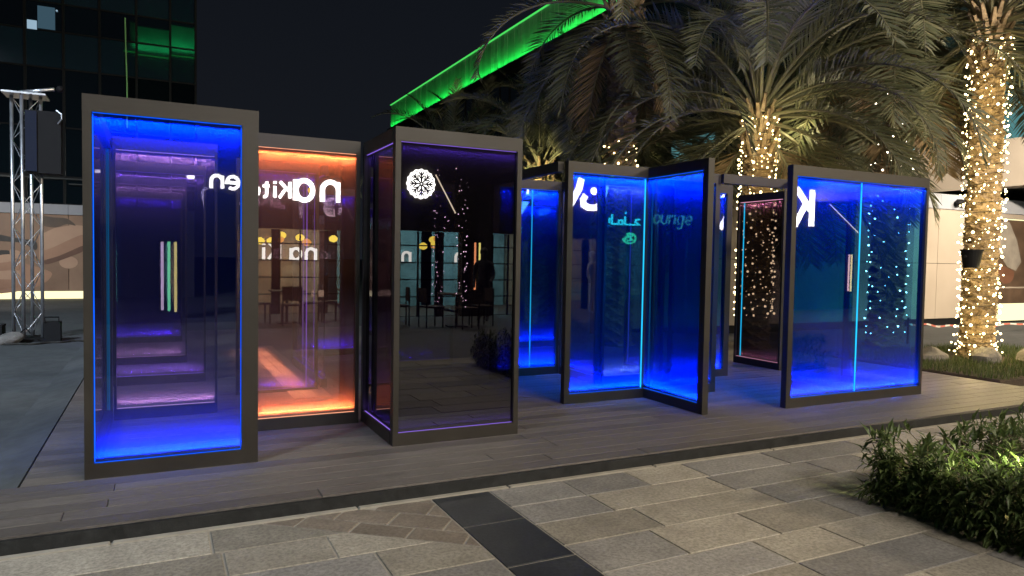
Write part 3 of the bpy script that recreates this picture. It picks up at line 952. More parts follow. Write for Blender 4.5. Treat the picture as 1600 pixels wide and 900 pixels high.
FR = {}
spec = {'up': (78, 45), 'high': (62, 95), 'arch': (48, 125), 'wide': (28, 120), 'low': (5, 95), 'hang': (-25, 62), 'droop': (-48, 38)}
for key, (e0, dr) in spec.items():
    FR[key] = []
    for v in range(3):
        me, nst = frond_mesh('frond', 3.1 if key in ('up', 'low', 'hang') else (2.2 if key == 'droop' else 3.5), e0 + (v - 1) * 6, dr + (v - 1) * 8, hash(key) % 97 * 0 + v + 10 * list(spec).index(key), 0.58 if key in ('hang', 'droop') else 0.48, 66)
        dry = key == 'droop' and v == 0
        me.materials.append(M['frond_dry'] if dry else M['frond'])
        for i, pl_ in enumerate(me.polygons):
            pl_.material_index = 0 if i < nst else 1
        FR[key].append(me)


def trunk_mesh(h, r0, r1, seed):
    rn = random.Random(seed)
    mb = MB()
    n, m = 36, int(h / 0.03)
    for i in range(m + 1):
        z = h * i / m
        rr = r0 + (r1 - r0) * i / m
        if i < 8:
            rr *= 1 + 0.22 * (1 - i / 8) ** 2
        for k in range(n):
            ph = (z / 0.17 + k / n * 5) % 1.0
            ph2 = (z / 0.17 - k / n * 6) % 1.0
            bump = 0.11 * (max(ph, ph2) ** 2) - 0.05 + rn.uniform(-0.012, 0.012)
            a = 2 * pi * k / n
            mb.v.append(((rr + bump * r0 * 3) * cos(a), (rr + bump * r0 * 3) * sin(a), z))
    for i in range(m):
        for k in range(n):
            k2 = (k + 1) % n
            mb.f.append((i * n + k, i * n + k2, (i + 1) * n + k2, (i + 1) * n + k))
    return mb.data('trunk', M['trunk'])


def palm(label, x, y, z0, h, r, nf, seed, scale=1.0, sunk=1.0, mixw=None, clear=None, cw=0.85, group='date palms around the pavilion'):
    rn = random.Random(seed)
    root = thing('palm_tree', label, 'palm tree', (x, y, z0), 0, group)
    place('trunk', trunk_mesh(h, r * 1.05, r * 0.92, seed), root)
    # stubs of cut fronds under the crown
    st = MB()
    for k in range(44):
        a = k * 2.4
        z = h - 0.75 + 0.85 * k / 44
        st.tube([(cos(a) * r * 0.8, sin(a) * r * 0.8, z), (cos(a) * r * 1.45, sin(a) * r * 1.45, z + 0.26)], [0.06, 0.028], 5)
    tag(st.build('frond_stubs', M['trunk'], root), kind='stuff')
    order = ['up', 'high', 'arch', 'wide', 'low', 'hang', 'droop']
    wts = mixw or [4, 7, 10, 10, 8, 6, 4]
    kinds = [o for o, w in zip(order, wts) for _ in range(int(round(w * nf / sum(wts))))]
    for i, kd in enumerate(kinds):
        a = i * 2.39996 + rn.uniform(-0.15, 0.15)
        if clear is not None and kd in ('wide', 'low', 'hang', 'droop'):
            dd = (a - clear + pi) % (2 * pi) - pi
            if abs(dd) < cw:
                a += (cw - abs(dd)) * (1 if dd >= 0 else -1)
        s_ = scale * rn.uniform(0.85, 1.12)
        lvl = order.index(kd)
        place('frond', rn.choice(FR[kd]), root, (cos(a) * r * 0.5, sin(a) * r * 0.5, h + 0.30 - lvl * 0.085), (rn.uniform(-0.12, 0.12), rn.uniform(-0.08, 0.08), a), (s_, s_, s_))
    return root


bulb_me = MB().ball((0, 0, 0), 0.0165, 6, 4).data('bulb', M['bulb'])
bulb_cool = MB().ball((0, 0, 0), 0.012, 6, 4).data('bulb', M['bulb_cool'])


def lights(label, x, y, za, zb, r, n, rows, seed, me=bulb_me, jit=0.03, flare=0.0, small=0):
    rn = random.Random(seed)
    root = thing('fairy_light_string', label, 'fairy lights', (x, y, za), 0, 'fairy light strings wound round palm trunks')
    w = []
    for i in range(rows * 16 + 1):
        a = i / 16 * 2 * pi
        z = (zb - za) * i / (rows * 16)
        w.append((cos(a) * r, sin(a) * r, z))
    MB().tube(w, 0.006, 3, False).build('wire', M['wire'], root)
    for i in range(n):
        u = (i + rn.uniform(-0.3, 0.3)) / n
        a = u * rows * 2 * pi + rn.uniform(-0.1, 0.1)
        z = (zb - za) * u + rn.uniform(-jit, jit)
        q = r + 0.02 + rn.uniform(0, 0.03) + flare * max(0, 1 - z / 0.5)
        s_ = rn.uniform(0.6, 1.35)
        place('bulb', me, root, (cos(a) * q, sin(a) * q, z), (0, 0, a), (s_, s_, s_))
    if small:
        mb = MB()
        for i in range(small):
            u = (i + rn.random()) / small
            a = rn.uniform(0, 2 * pi)
            q = r + rn.uniform(-0.01, 0.02)
            mb.ball((cos(a) * q, sin(a) * q, (zb - za) * u), rn.uniform(0.005, 0.011), 5, 3)
        tag(mb.build('small_bulbs', me.materials[0], root), kind='stuff')
    return root


palm('tall date palm at the right whose whole trunk is wound with warm lights', 11.52, 6.7, -0.05, 5.25, 0.215, 54, 11, 1.05, clear=math.atan2(-6.7, -11.52) - 0.5, cw=1.35)
lights('warm fairy lights wound densely down the whole trunk of the right palm', 11.52, 6.7, 0.02, 4.95, 0.262, 300, 34, 1, flare=0.07, small=520)
palm('date palm behind the passage with an uplit crown and lit upper trunk', 9.0, 8.9, -0.05, 3.95, 0.23, 64, 23, 1.12, mixw=[6, 9, 10, 9, 7, 5, 2], clear=math.atan2(-8.9, -9.0))
lights('warm fairy lights on the trunk of the palm behind the passage', 9.0, 8.9, 0.5, 3.85, 0.275, 260, 28, 2, small=260)
palm('date palm with long hanging fronds behind the wide blue panel', 12.1, 8.7, -0.05, 6.1, 0.27, 56, 29, 1.3, mixw=[3, 4, 6, 6, 7, 13, 13], clear=-0.2, cw=0.9)
lights('white fairy lights on the trunk seen through the wide blue panel', 12.1, 8.7, 0.1, 4.6, 0.30, 190, 30, 6, me=bulb_cool)
palm('tall date palm with fronds hanging over the green parapet', 6.98, 10.0, -0.05, 5.7, 0.24, 26, 37, 0.95, mixw=[2, 2, 2, 2, 4, 8, 6])
lights('small patch of warm lights on the trunk behind the blue wing', 6.98, 10.0, 2.75, 3.45, 0.25, 34, 7, 3)
palm('date palm behind the blue wing with a yellow uplit frond skirt', 10.3, 15.2, -0.1, 4.2, 0.25, 48, 31, 1.05)
palm('date palm just right of the smoked panel with bright lit frond bases', 7.6, 14.0, -0.1, 3.5, 0.24, 44, 43, 0.8)
palm('dim palm whose light-dotted trunk shows through the smoked panel', 6.4, 16.3, -0.1, 3.6, 0.26, 40, 53, 0.72)
lights('sparse white lights on the trunk seen through the smoked panel', 6.4, 16.3, 0.2, 3.5, 0.38, 130, 26, 7, me=bulb_cool, jit=0.12)
palm('dim grey palm in front of the left half of the green parapet', 9.6, 22.0, -0.1, 4.3, 0.25, 42, 57, 0.95)
palm('dim grey palm in front of the middle of the green parapet', 11.9, 20.5, -0.1, 5.0, 0.25, 44, 61, 1.0)
palm('dark palm between the two uplit palms, further back', 15.6, 20.8, -0.1, 6.0, 0.26, 46, 71, 1.25)
# uplights of the palms
lamp('palm_uplight', 'POINT', (8.55, 8.35, 3.75), 15, (1.0, 0.86, 0.42), size=0.06)
lamp('palm_uplight', 'POINT', (9.45, 8.5, 3.7), 13, (1.0, 0.86, 0.42), size=0.06)
lamp('palm_uplight', 'SPOT', (9.2, 13.6, 2.4), 420, (1.0, 0.88, 0.38), (9.7, 14.6, 4.6), 0.06, spot=80)
lamp('palm_uplight', 'SPOT', (7.1, 13.2, 2.6), 260, (1.0, 0.86, 0.40), (7.4, 14.0, 4.0), 0.06, spot=95)
lamp('palm_uplight', 'POINT', (11.0, 6.2, 4.6), 5, (1.0, 0.80, 0.45), size=0.06)

# black pot-shaped fixture on the right trunk
pt = thing('black_bucket', 'black bucket-shaped lamp housing fixed to the left side of the lit palm trunk', 'bucket', (10.98, 6.52, 1.42))
MB().lathe([(0.105, 0.0), (0.145, 0.25), (0.155, 0.25), (0.155, 0.275), (0.125, 0.275), (0.10, 0.06)], 20).build('bucket', M['black'], pt, smooth=False)
MB().tube([(0.13, 0, 0.2), (0.3, 0.1, 0.2)], 0.015, 6).build('bracket', M['black'], pt)
MB().ball((-0.16, 0.0, 0.17), 0.022).build('knob', M['black'], pt)

# ------------------------------------------------------------------ grass bed and rocks at the right palm
bed = [(9.5, 5.22), (10.35, 5.28), (13.6, 6.0), (13.6, 7.9), (9.5, 7.7)]
gb_ = MB()
gb_.slab(bed, -0.12, 0.008, 0.02)
tag(gb_.build('planting_bed', M['soil']), kind='structure')


def inside(x, y, pl_):
    c = False
    for i in range(len(pl_)):
        (x0, y0), (x1, y1) = pl_[i], pl_[(i + 1) % len(pl_)]
        if (y0 > y) != (y1 > y) and x < (x1 - x0) * (y - y0) / (y1 - y0) + x0:
            c = not c
    return c


rn = random.Random(4)
mb = MB()
cnt = 0
while cnt < 7000:
    x, y = rn.uniform(9.5, 13.6), rn.uniform(5.2, 7.9)
    if not inside(x, y, bed) or (x - 11.52) ** 2 + (y - 6.7) ** 2 < 0.22:
        continue
    cnt += 1
    h = rn.uniform(0.05, 0.13)
    a = rn.uniform(0, 6.28)
    l = rn.uniform(0.0, 0.06)
    b = rn.uniform(0, 6.28)
    w = 0.006
    mb.quad((x - w * cos(a), y - w * sin(a), 0.0), (x + w * cos(a), y + w * sin(a), 0.0), (x + l * cos(b), y + l * sin(b), h))
tag(mb.build('grass', M['grass']), kind='stuff')


def rock(label, x, y, z, sx, sy, sz, seed):
    rn = random.Random(seed)
    mb = MB().ball((0, 0, 0), 1, 12, 8, (sx, sy, sz))
    ph = [rn.uniform(0, 6) for _ in range(6)]
    mb.v = [(x_ * (1 + 0.13 * sin(5 * z_ / sz + ph[0]) + 0.1 * sin(4 * y_ / sy + ph[1]) + rn.uniform(-0.05, 0.05)), y_ * (1 + 0.13 * sin(4 * x_ / sx + ph[2]) + rn.uniform(-0.05, 0.05)), z_ * (1 + 0.12 * sin(5 * x_ / sx + ph[3]) + rn.uniform(-0.04, 0.04))) for x_, y_, z_ in mb.v]
    o = mb.build('rock', M['rock'], None, (x, y, z), (0, 0, rn.uniform(0, 3)))
    return tag(o, label, 'rock', 'rocks round the foot of the right palm')


rock('rounded grey rock at the left end of the grass bed', 10.45, 6.75, 0.05, 0.26, 0.2, 0.16, 1)
rock('brown-grey rock right in front of the lit palm trunk', 11.05, 6.3, 0.05, 0.24, 0.2, 0.18, 2)
rock('large pale rock at the right edge of the picture', 11.75, 5.95, 0.06, 0.34, 0.26, 0.2, 3)
rock('small dark rock just behind the lit palm trunk', 12.3, 7.2, 0.05, 0.3, 0.2, 0.2, 4)

# ------------------------------------------------------------------ hedge, bottom right
hd = thing('hedge', 'low leafy hedge in the bottom right corner, lit yellow-green from the right', 'hedge', (4.12, 0.9, PZ))
rn = random.Random(12)
HW, HD_, HH = 4.6, 2.08, 0.325


def leaf_geo(mb, p, d, L, w, up):
    s_ = d.cross(up)
    if s_.length < 1e-3:
        s_ = Vector((1, 0, 0))
    s_.normalize()
    n_ = s_.cross(d).normalized()
    m1 = p + d * L * 0.42 + n_ * L * 0.05
    t_ = p + d * L - n_ * L * 0.08
    b = len(mb.v)
    e = w * 0.5
    mb.v += [tuple(p), tuple(m1 + s_ * e + n_ * e * 0.35), tuple(m1), tuple(m1 - s_ * e + n_ * e * 0.35), tuple(t_)]
    mb.f += [(b, b + 2, b + 1), (b, b + 3, b + 2), (b + 1, b + 2, b + 4), (b + 2, b + 3, b + 4)]


def hedge_point(surface):
    """a point in the hedge's volume, mostly near the skin"""
    while True:
        x, y = rn.uniform(0, HW), rn.uniform(0, HD_)
        edge = 0.10 * (sin(x * 5.1) * 0.5 + sin(y * 7.3 + 1) * 0.5)
        hh = HH + 0.05 * sin(x * 3.7 + y * 2.1) + 0.04 * sin(y * 6.1) + 0.012 * x
        z = hh * (1 - rn.random() ** 2 * 0.9 * (1 if not surface else 0.25))
        if surface and rn.random() < 0.45:
            x = rn.uniform(-0.03, 0.07) + edge * 0.4
            z = hh * rn.uniform(0.04, 1)
        elif surface and rn.random() < 0.25:
            y = HD_ - rn.uniform(-0.03, 0.07)
            z = hh * rn.uniform(0.04, 1)
        r2 = 0.10
        if z > hh - r2 and x < r2 and (x - r2) ** 2 + (z - hh + r2) ** 2 > r2 * r2:
            continue
        return Vector((x, y, z)), hh


tw_ = MB()
fo = MB()
singles = []
for i in range(1900):
    p, hh = hedge_point(True)
    out = Vector((-0.8 if p.x < 0.15 else rn.uniform(-0.3, 0.3), 0.7 if p.y > HD_ - 0.15 else rn.uniform(-0.3, 0.3), 0.9 if p.z > hh * 0.75 else 0.35))
    out = (out + Vector((rn.gauss(0, 0.4), rn.gauss(0, 0.4), rn.gauss(0, 0.25)))).normalized()
    q = p + out * rn.uniform(0.035, 0.095) * (1.15 if p.z > hh * 0.85 else 0.8)
    root_ = p - out * 0.1
    root_.z = max(0.01, root_.z)
    tw_.tube([root_, p, q], [0.003, 0.0025, 0.0012], 3, False)
    nl = rn.randint(6, 9)
    for k in range(nl):
        u = 0.1 + 0.9 * k / (nl - 1)
        pos_ = p.lerp(q, u)
        a = k * 2.2 + rn.random()
        o1 = out.orthogonal().normalized()
        o2 = out.cross(o1)
        d = (o1 * cos(a) + o2 * sin(a) + out * rn.uniform(0.35, 1.0)).normalized()
        L = rn.uniform(0.06, 0.11) * (1.2 if p.z > hh * 0.8 else 1.0)
        near = p.x < 0.7 and p.y > 0.9
        if near and rn.random() < 0.06 and len(singles) < 295:
            singles.append((pos_, d, L))
        else:
            leaf_geo(fo, pos_, d, L, L * rn.uniform(0.2, 0.3), Vector((0, 0, 1)))
for i in range(5200):
    p, hh = hedge_point(False)
    d = Vector((rn.gauss(0, 1), rn.gauss(0, 1), rn.gauss(0.3, 0.8))).normalized()
    L = rn.uniform(0.05, 0.08)
    leaf_geo(fo, p, d, L, L * 0.27, Vector((0, 0, 1)))
tag(fo.build('foliage', M['hedge'], hd), kind='stuff')
tag(tw_.build('twigs', M['twig'], hd), kind='stuff')
lm = []
for v in range(4):
    mb = MB()
    leaf_geo(mb, Vector((0, 0, 0)), Vector((1, 0, 0)), 1, (0.22, 0.25, 0.28, 0.31)[v], Vector((0, 0, 1)))
    lm.append(mb.data('leaf', M['hedge']))
for p, d, L in singles:
    place('leaf', rn.choice(lm), hd, p, d.to_track_quat('X', 'Z').to_euler(), (L, L, L))
BX('soil', M['soil'], hd, 0.06, HW, 0.0, HD_ - 0.06, -0.06, 0.03)
lamp("hedge_spike_light", 'SPOT', (4.90, 1.90, 0.78), 280, (0.92, 1.0, 0.36), (4.58, 2.45, 0.10), 0.04, spot=50, blend=0.9)

line_light((1.50, 9.4, 0.42), 4.0, 34, (1.0, 0.50, 0.22), (-0.5, 0, -0.86), (0, 1, 0), 0.03, 60)  # warm lamp added to brighten the strip on the deck, no fixture
for y_ in (0.5, 1.4, 2.3, 3.2, 4.0):
    for a_ in (3.6, 5.2):
        lamp("fairy_glow", 'POINT', (11.52 + 0.55 * cos(a_), 6.7 + 0.55 * sin(a_), y_), 15.0, (1.0, 0.76, 0.32), size=0.12)
for y_ in (2.4, 3.2):
    lamp("fairy_glow", 'POINT', (9.0 - 0.3, 8.9 - 0.55, y_), 10.0, (1.0, 0.76, 0.32), size=0.12)
for x_ in (18.6, 22.3):
    lamp("canopy_downlight", 'AREA', (x_, 8.6, 4.6), 170, (1.0, 0.87, 0.70), (x_, 11.6, 1.4), 1.6, 0.4)  # added unseen lamps that brighten the right hoardings
lamp("plaza_floodlight", 'AREA', (7.0, -5.5, 7.0), 900, (1.0, 0.84, 0.64), (20.0, 13.0, 4.2), 1.5, 0.5, spread=50)  # added lamp behind the camera, brightens the canopy at the right
lamp("hoarding_floodlight", 'AREA', (-5.2, 22.0, 2.6), 95, (1.0, 0.86, 0.72), (-4.6, 26.9, 1.3), 2.4, 0.4)  # extra lamp put in to lift the left hoarding's print
#PART3
# ------------------------------------------------------------------ restaurant across the plaza, behind the camera (seen mirrored in the panes)
M['rest_wall'] = speckle('dark_brown_wall', (0.022, 0.018, 0.016), (0.034, 0.029, 0.026), 1.5, 0.8, 0.1)
M['rest_in'] = speckle('warm_stone_interior', (0.20, 0.15, 0.11), (0.34, 0.27, 0.20), 3, 0.8, 0.1)
M['rest_teal'] = speckle('teal_interior', (0.10, 0.17, 0.18), (0.18, 0.28, 0.30), 3, 0.8, 0.1)
M['wood'] = flat('dark_wood', (0.05, 0.03, 0.02), 0.6)
M['sign'] = emit('sign_white', (1.0, 0.96, 0.90), 30)
M['sign_in'] = emit('sign_white_inside', (1.0, 0.95, 0.88), 8)
M['sign_teal'] = emit('sign_teal', (0.10, 0.95, 0.85), 30)
M['sign_green'] = emit('sign_green', (0.15, 0.9, 0.35), 24)
M['pend'] = emit('pendant_yellow', (1.0, 0.72, 0.10), 9)
M['pend_o'] = emit('pendant_orange', (1.0, 0.42, 0.10), 6)
M['dot_yellow'] = emit('sign_yellow', (1.0, 0.62, 0.05), 6)
M['sign_dark'] = flat('sign_dark_lines', (0.01, 0.01, 0.01), 0.9)
FY = -7.0
re_ = thing('restaurant_building', 'dark restaurant building with glazed doors and a lit sign across the plaza', 'building', (0, FY, 0))
ops = [(1.5, 4.55, 'rest_in'), (5.4, 7.15, 'rest_teal'), (8.0, 9.7, 'rest_teal'), (11.0, 14.5, 'rest_in'), (16.0, 19.0, 'rest_teal')]
X0, X1 = -10.0, 27.0
px = X0
for a, b, mm in ops + [(X1, X1, None)]:
    BX('pier', M['rest_wall'], re_, px, a, -0.3, 0.0, -0.1, 2.12)
    px = b
    if mm:
        BX('inner_wall', M[mm], re_, a - 0.6, b + 0.6, -4.2, -4.0, -0.1, 2.8)
        BX('inner_floor', M['wood'], re_, a - 0.6, b + 0.6, -4.0, -0.3, -0.12, -0.09)
        n = max(2, int(round((b - a) / 0.62)))
        for i in range(n + 1):
            w = 0.22 if i % 2 == 0 else 0.03
            x = a + (b - a) * i / n
            BX('mullion', M['mullion'], re_, x - w / 2, x + w / 2, -0.2, -0.12, -0.1, 2.1)
        for z in (0.42, 0.86, 1.30, 1.74):
            BX('glazing_bar', M['mullion'], re_, a, b, -0.17, -0.15, z - 0.016, z + 0.016)
BX('ceiling', M['wood'], re_, X0, X1, -4.2, -0.3, 2.85, 2.9)
BX('front_wall', M['rest_wall'], re_, X0, -2.3, -0.3, 0.0, 2.12, 4.5)
BX('front_wall', M['rest_wall'], re_, -2.3, X1, -0.3, 0.0, 2.12, 16.3)
BX('green_band', M['parapet'], re_, -2.3, X1, -0.3, -0.1, 16.5, 18.8)
BX('band_ledge', M['rest_wall'], re_, -2.3, X1, -0.3, 0.35, 16.3, 16.42)
BX('green_light_line', M['green_led'], re_, -2.3, X1, 0.25, 0.29, 16.42, 16.47)
line_light((12.3, FY + 0.26, 16.5), 28, 330, (0.01, 0.9, 0.22), (0, -0.25, 0.96), (1, 0, 0))
lamp("interior_light", 'AREA', (3.0, FY - 2.2, 2.75), 560, (1.0, 0.72, 0.42), (3.0, FY - 3.0, 0), 2.6, 1.2)
lamp("interior_light", 'AREA', (6.3, FY - 2.2, 2.75), 480, (0.6, 0.95, 1.0), (6.3, FY - 3.0, 0), 1.5, 1.0)
lamp("interior_light", 'AREA', (8.9, FY - 2.2, 2.75), 480, (0.5, 0.9, 1.0), (8.9, FY - 3.0, 0), 1.5, 1.0)
lamp("interior_light", 'AREA', (12.8, FY - 2.2, 2.75), 300, (1.0, 0.7, 0.4), (12.8, FY - 3.0, 0), 2.6, 1.2)
lamp("interior_light", 'AREA', (17.5, FY - 2.2, 2.75), 480, (0.5, 0.95, 1.0), (17.5, FY - 3.0, 0), 2.6, 1.2)

GL = {
    'n': ([[(0, 0), (0, 1.0)], [(0, 0.5)] + arc(0.4, 0.56, 0.4, 0.42, 180, 0) + [(0.8, 0)]], 0.95),
    'a': ([arc(0.42, 0.5, 0.40, 0.48, 0, 360, 22)[:-1] + ['c'], [(0.84, 1.0), (0.84, 0)]], 1.0),
    'K': ([[(0, 0), (0, 1.42)], [(0.85, 1.42), (0.1, 0.66)], [(0.32, 0.88), (0.9, 0)]], 1.0),
    'i': ([[(0, 0), (0, 1.0)], [(0, 1.22), (0, 1.42)]], 0.2),
    't': ([[(0.22, 1.35), (0.22, 0.25)] + arc(0.45, 0.25, 0.23, 0.23, 180, 280, 6), [(0, 0.98), (0.55, 0.98)]], 0.6),
    'c': ([arc(0.42, 0.5, 0.42, 0.48, 50, 310, 18)], 0.75),
    'h': ([[(0, 0), (0, 1.42)], [(0, 0.5)] + arc(0.4, 0.56, 0.4, 0.42, 180, 0) + [(0.8, 0)]], 0.95),
    'e': ([[(0.02, 0.5), (0.82, 0.5)] + arc(0.42, 0.5, 0.42, 0.48, 0, 310, 20)], 0.9),
    'L': ([[(0.15, 1.42)] + arc(0.2, 0.25, 0.2, 0.25, 180, 270, 5) + [(0.7, 0.0)]], 0.75),
    'o': ([arc(0.4, 0.5, 0.40, 0.46, 0, 360, 20)[:-1] + ['c']], 0.85),
    'u': ([[(0, 1.0), (0, 0.42)] + arc(0.38, 0.42, 0.38, 0.40, 180, 360, 10) + [(0.76, 1.0)], [(0.76, 1.0), (0.76, 0.0)]], 0.9),
    'g': ([arc(0.4, 0.5, 0.38, 0.46, 0, 360, 20)[:-1] + ['c'], [(0.78, 1.0), (0.78, -0.2)] + arc(0.42, -0.2, 0.36, 0.3, 0, -150, 8)], 0.95),
}


def word(label, text, x, y, z, s, stroke, mat, gap=0.28, depth=0.05, cat='sign', slant=0.0, backing=True):
    """letters on the restaurant front, read by someone facing it (reading direction is -x)"""
    root = thing('lit_sign', label, cat, (x, y, z), pi)
    cx = 0.0
    for ch in text:
        if ch == ' ':
            cx += 0.5 * s
            continue
        strokes, w = GL[ch]
        mb = MB()
        for st in strokes:
            cl = st[-1] == 'c'
            pts = [((p[0] + slant * p[1]) * s + cx, p[1] * s) for p in (st[:-1] if cl else st)]
            ribbon(mb, pts, stroke * s, depth, cl)
        mb.build('letter', mat, root)
        cx += (w + gap) * s
    return root


F1 = FY + 0.02
w_ = word('white lit letter K beside the letters na of the restaurant sign', 'K', 4.80, F1, 2.86, 0.44, 0.26, M['sign'])
word('white lit letters na of the restaurant sign, bigger than the rest', 'na', 4.28, F1, 2.86, 0.53, 0.23, M['sign'], 0.30)
fl = thing('sign_flower', 'small yellow dot flower inside the bowl of the sign letter', 'sign ornament', (3.55, F1 + 0.02, 3.13))
MB().ball((0, 0, 0), 0.075, 12, 8, (1, 0.3, 1)).build('dot', M['dot_yellow'], fl)
word('white lit word Kitchen in smaller letters on the restaurant front', 'Kitchen', 3.03, F1, 2.90, 0.29, 0.25, M['sign'], 0.27)
word('white lit letters on the wall inside the restaurant', 'na Ki', 4.45, FY - 3.9, 1.30, 0.36, 0.25, M['sign_in'], 0.3)
word('white lit letters on the inner wall behind the second door', 'na c', 7.0, FY - 3.9, 1.30, 0.30, 0.25, M['sign_in'], 0.3)
word('white lit letters on the inner wall behind the third door', 'hen', 9.5, FY - 3.9, 1.30, 0.30, 0.25, M['sign_in'], 0.3)
word('very large white lit letter K at the far end of the restaurant front', 'K', 19.75, F1, 2.72, 0.86, 0.25, M['sign'])
word('teal script sign Lounge on the low wing of the restaurant', 'Lounge', -5.2, F1, 2.7, 0.30, 0.14, M['sign_teal'], 0.2, slant=0.25)

# round white emblem
em = thing('round_emblem', 'round white lit emblem with a dark snowflake-like pattern on the restaurant front', 'emblem', (5.97, F1, 3.30), pi)
n = 96
R = 0.37
prof = [(R * (1 + 0.035 * cos(16 * 2 * pi * i / n)) * cos(2 * pi * i / n), R * (1 + 0.035 * cos(16 * 2 * pi * i / n)) * sin(2 * pi * i / n)) for i in range(n)]
poly('disc', [(x, z) for x, z in prof], -0.06, 0.0, M['sign'], em)
mb = MB()
for k in range(8):
    a = 2 * pi * k / 8 + pi / 8 * 0
    def pp(r_, t_):
        return (r_ * cos(a) - t_ * sin(a), r_ * sin(a) + t_ * cos(a))
    ribbon(mb, [pp(0.02, 0), pp(0.30, 0)], 0.034, 0.075)
    for s_ in (-1, 1):
        ribbon(mb, [pp(0.12, 0), pp(0.20, 0.06 * s_), pp(0.22, 0.075 * s_)], 0.030, 0.075)
        ribbon(mb, [pp(0.20, 0), pp(0.27, 0.05 * s_), pp(0.30, 0.055 * s_)], 0.026, 0.075)
    ribbon(mb, [(0.31 * cos(a + pi / 8), 0.31 * sin(a + pi / 8)), (0.34 * cos(a + pi / 8), 0.34 * sin(a + pi / 8))], 0.03, 0.075)
mb.build('pattern', M['sign_dark'], em)

# arabic lettering: strokes laid out on the front wall
AX = lambda p_: 12.3 + (p_ - 921) * 0.0241
AZ = lambda q_: 3.5 - (q_ - 292) * 0.0204
ar = thing('arabic_sign', 'large white lit arabic letters on the restaurant front', 'sign', (0, F1, 0))
mb = MB()
ribbon(mb, [(AX(a), AZ(c)) for a, c in [(940, 262), (938, 285), (933, 305), (926, 311), (914, 312), (906, 308), (905, 300), (909, 293)]], 0.20, -0.05)
ribbon(mb, [(AX(a), AZ(c)) for a, c in [(952, 266), (942, 270), (938, 282)]], 0.16, -0.045)
mb.build('letter', M['sign'], ar)
MB().ball((AX(921), 0.03, AZ(286)), 0.125, 12, 8, (1, 0.4, 1)).build('letter_dot', M['sign'], ar)
mb = MB()
ribbon(mb, [(AX(a), AZ(c)) for a, c in [(902, 268), (898, 285), (890, 300), (884, 312)]], 0.22, -0.05)
mb.build('letter', M['sign'], ar)
ar = thing('arabic_sign', 'small teal lit arabic word on the restaurant front', 'sign', (0, F1, 0))
mb = MB()
for st in ([(997, 326), (990, 327), (989, 331), (996, 335), (980, 335), (972, 335), (972, 322)], [(968, 335), (962, 335), (962, 329), (968, 329), (968, 335)], [(960, 335), (951, 335), (951, 320)], [(947, 334), (947, 326)], [(972, 318), (974, 316)]):
    ribbon(mb, [(AX(a), AZ(c)) for a, c in st], 0.055, -0.04)
mb.build('letters', M['sign_teal'], ar)
gr = thing('round_emblem', 'round green lit emblem below the small arabic word', 'emblem', (0, F1, 0))
mb = MB()
ribbon(mb, [(AX(980 + 10 * cos(i * pi / 12)), AZ(357 + 8 * sin(i * pi / 12))) for i in range(-8, 13)], 0.05, -0.04)
for st in ([(972, 360), (978, 352), (984, 359), (976, 361)], [(978, 350), (984, 350)], [(973, 356), (985, 353)]):
    ribbon(mb, [(AX(a), AZ(c)) for a, c in st], 0.06, -0.04)
mb.build('pattern', M['sign_green'], gr)

# rainbow light tubes on three piers
for lab, x, z0, z1, cols in (('row of coloured light tubes on the pier at the left, pink green and yellow', 0.2, 0.15, 1.68, [(1, 0.80, 0.30), (0.25, 1, 0.55), (0.75, 0.55, 0.8)]),
                             ('pair of yellow and orange light tubes on the pier between two doors', 7.55, 0.55, 1.85, [(1, 0.85, 0.25), (1, 0.35, 0.15)]),
                             ('pink and white light tubes on the pier at the right end', 21.7, 0.5, 1.8, [(1, 0.8, 0.35), (1, 0.6, 0.6)])):
    tb = thing('light_tubes', lab, 'light tubes', (x, FY + 0.08, 0))
    for i, c_ in enumerate(cols):
        o = (i - (len(cols) - 1) / 2) * -0.13
        MB().tube([(o, 0, z0 + 0.02 * i), (o, 0, z1)], 0.028, 8).build('tube', emit('tube_glow', c_, 9), tb)
    BX('holder', M['mullion'], tb, -0.22, 0.22, -0.07, -0.03, z0 - 0.05, z1 + 0.1)

# pendant lamps
rn = random.Random(8)
spots = sorted([(rn.uniform(1.8, 4.4), rn.uniform(0.8, 2.2), rn.uniform(1.72, 2.02)) for _ in range(11)]) + sorted([(rn.uniform(5.6, 7.0), rn.uniform(0.8, 2.2), rn.uniform(1.72, 2.02)) for _ in range(5)])
ORD = ['first', 'second', 'third', 'fourth', 'fifth', 'sixth', 'seventh', 'eighth', 'ninth', 'tenth', 'eleventh']
for i, (x, dy, z) in enumerate(spots):
    col_ = 'orange' if i % 3 == 0 else 'yellow'
    pd = thing('pendant_lamp', '%s pendant lamp, %s from the left in the %s panel\'s mirrored doors' % (col_, ORD[i if i < 11 else i - 11], 'amber' if i < 11 else 'smoked'), 'pendant lamp', (x, FY - dy, z), 0, 'pendant lamps in the restaurant')
    MB().lathe([(0.03, 0.1), (0.10, 0.06), (0.13, 0.0), (0.10, -0.06), (0.03, -0.09)], 10).build('shade', M['pend_o' if col_ == 'orange' else 'pend'], pd)
    MB().tube([(0, 0, 0.1), (0, 0, 2.85 - z)], 0.006, 4).build('cord', M['wire'], pd)

# cafe tables and chairs
def chair(x, y, a, lab):
    c = thing('cafe_chair', lab, 'chair', (x, y, -0.1), a, 'cafe chairs in front of the restaurant')
    BX('seat', M['wood'], c, -0.21, 0.21, -0.2, 0.22, 0.43, 0.47)
    MB().box(-0.21, 0.21, -0.225, -0.20, 0.55, 0.86).build('backrest', M['wood'], c)
    for sx in (-1, 1):
        MB().tube([(0.19 * sx, -0.21, 0), (0.19 * sx, -0.21, 0.86)], 0.016, 6).build('leg', M['black'], c)
        MB().tube([(0.19 * sx, 0.19, 0), (0.19 * sx, 0.19, 0.43)], 0.016, 6).build('leg', M['black'], c)


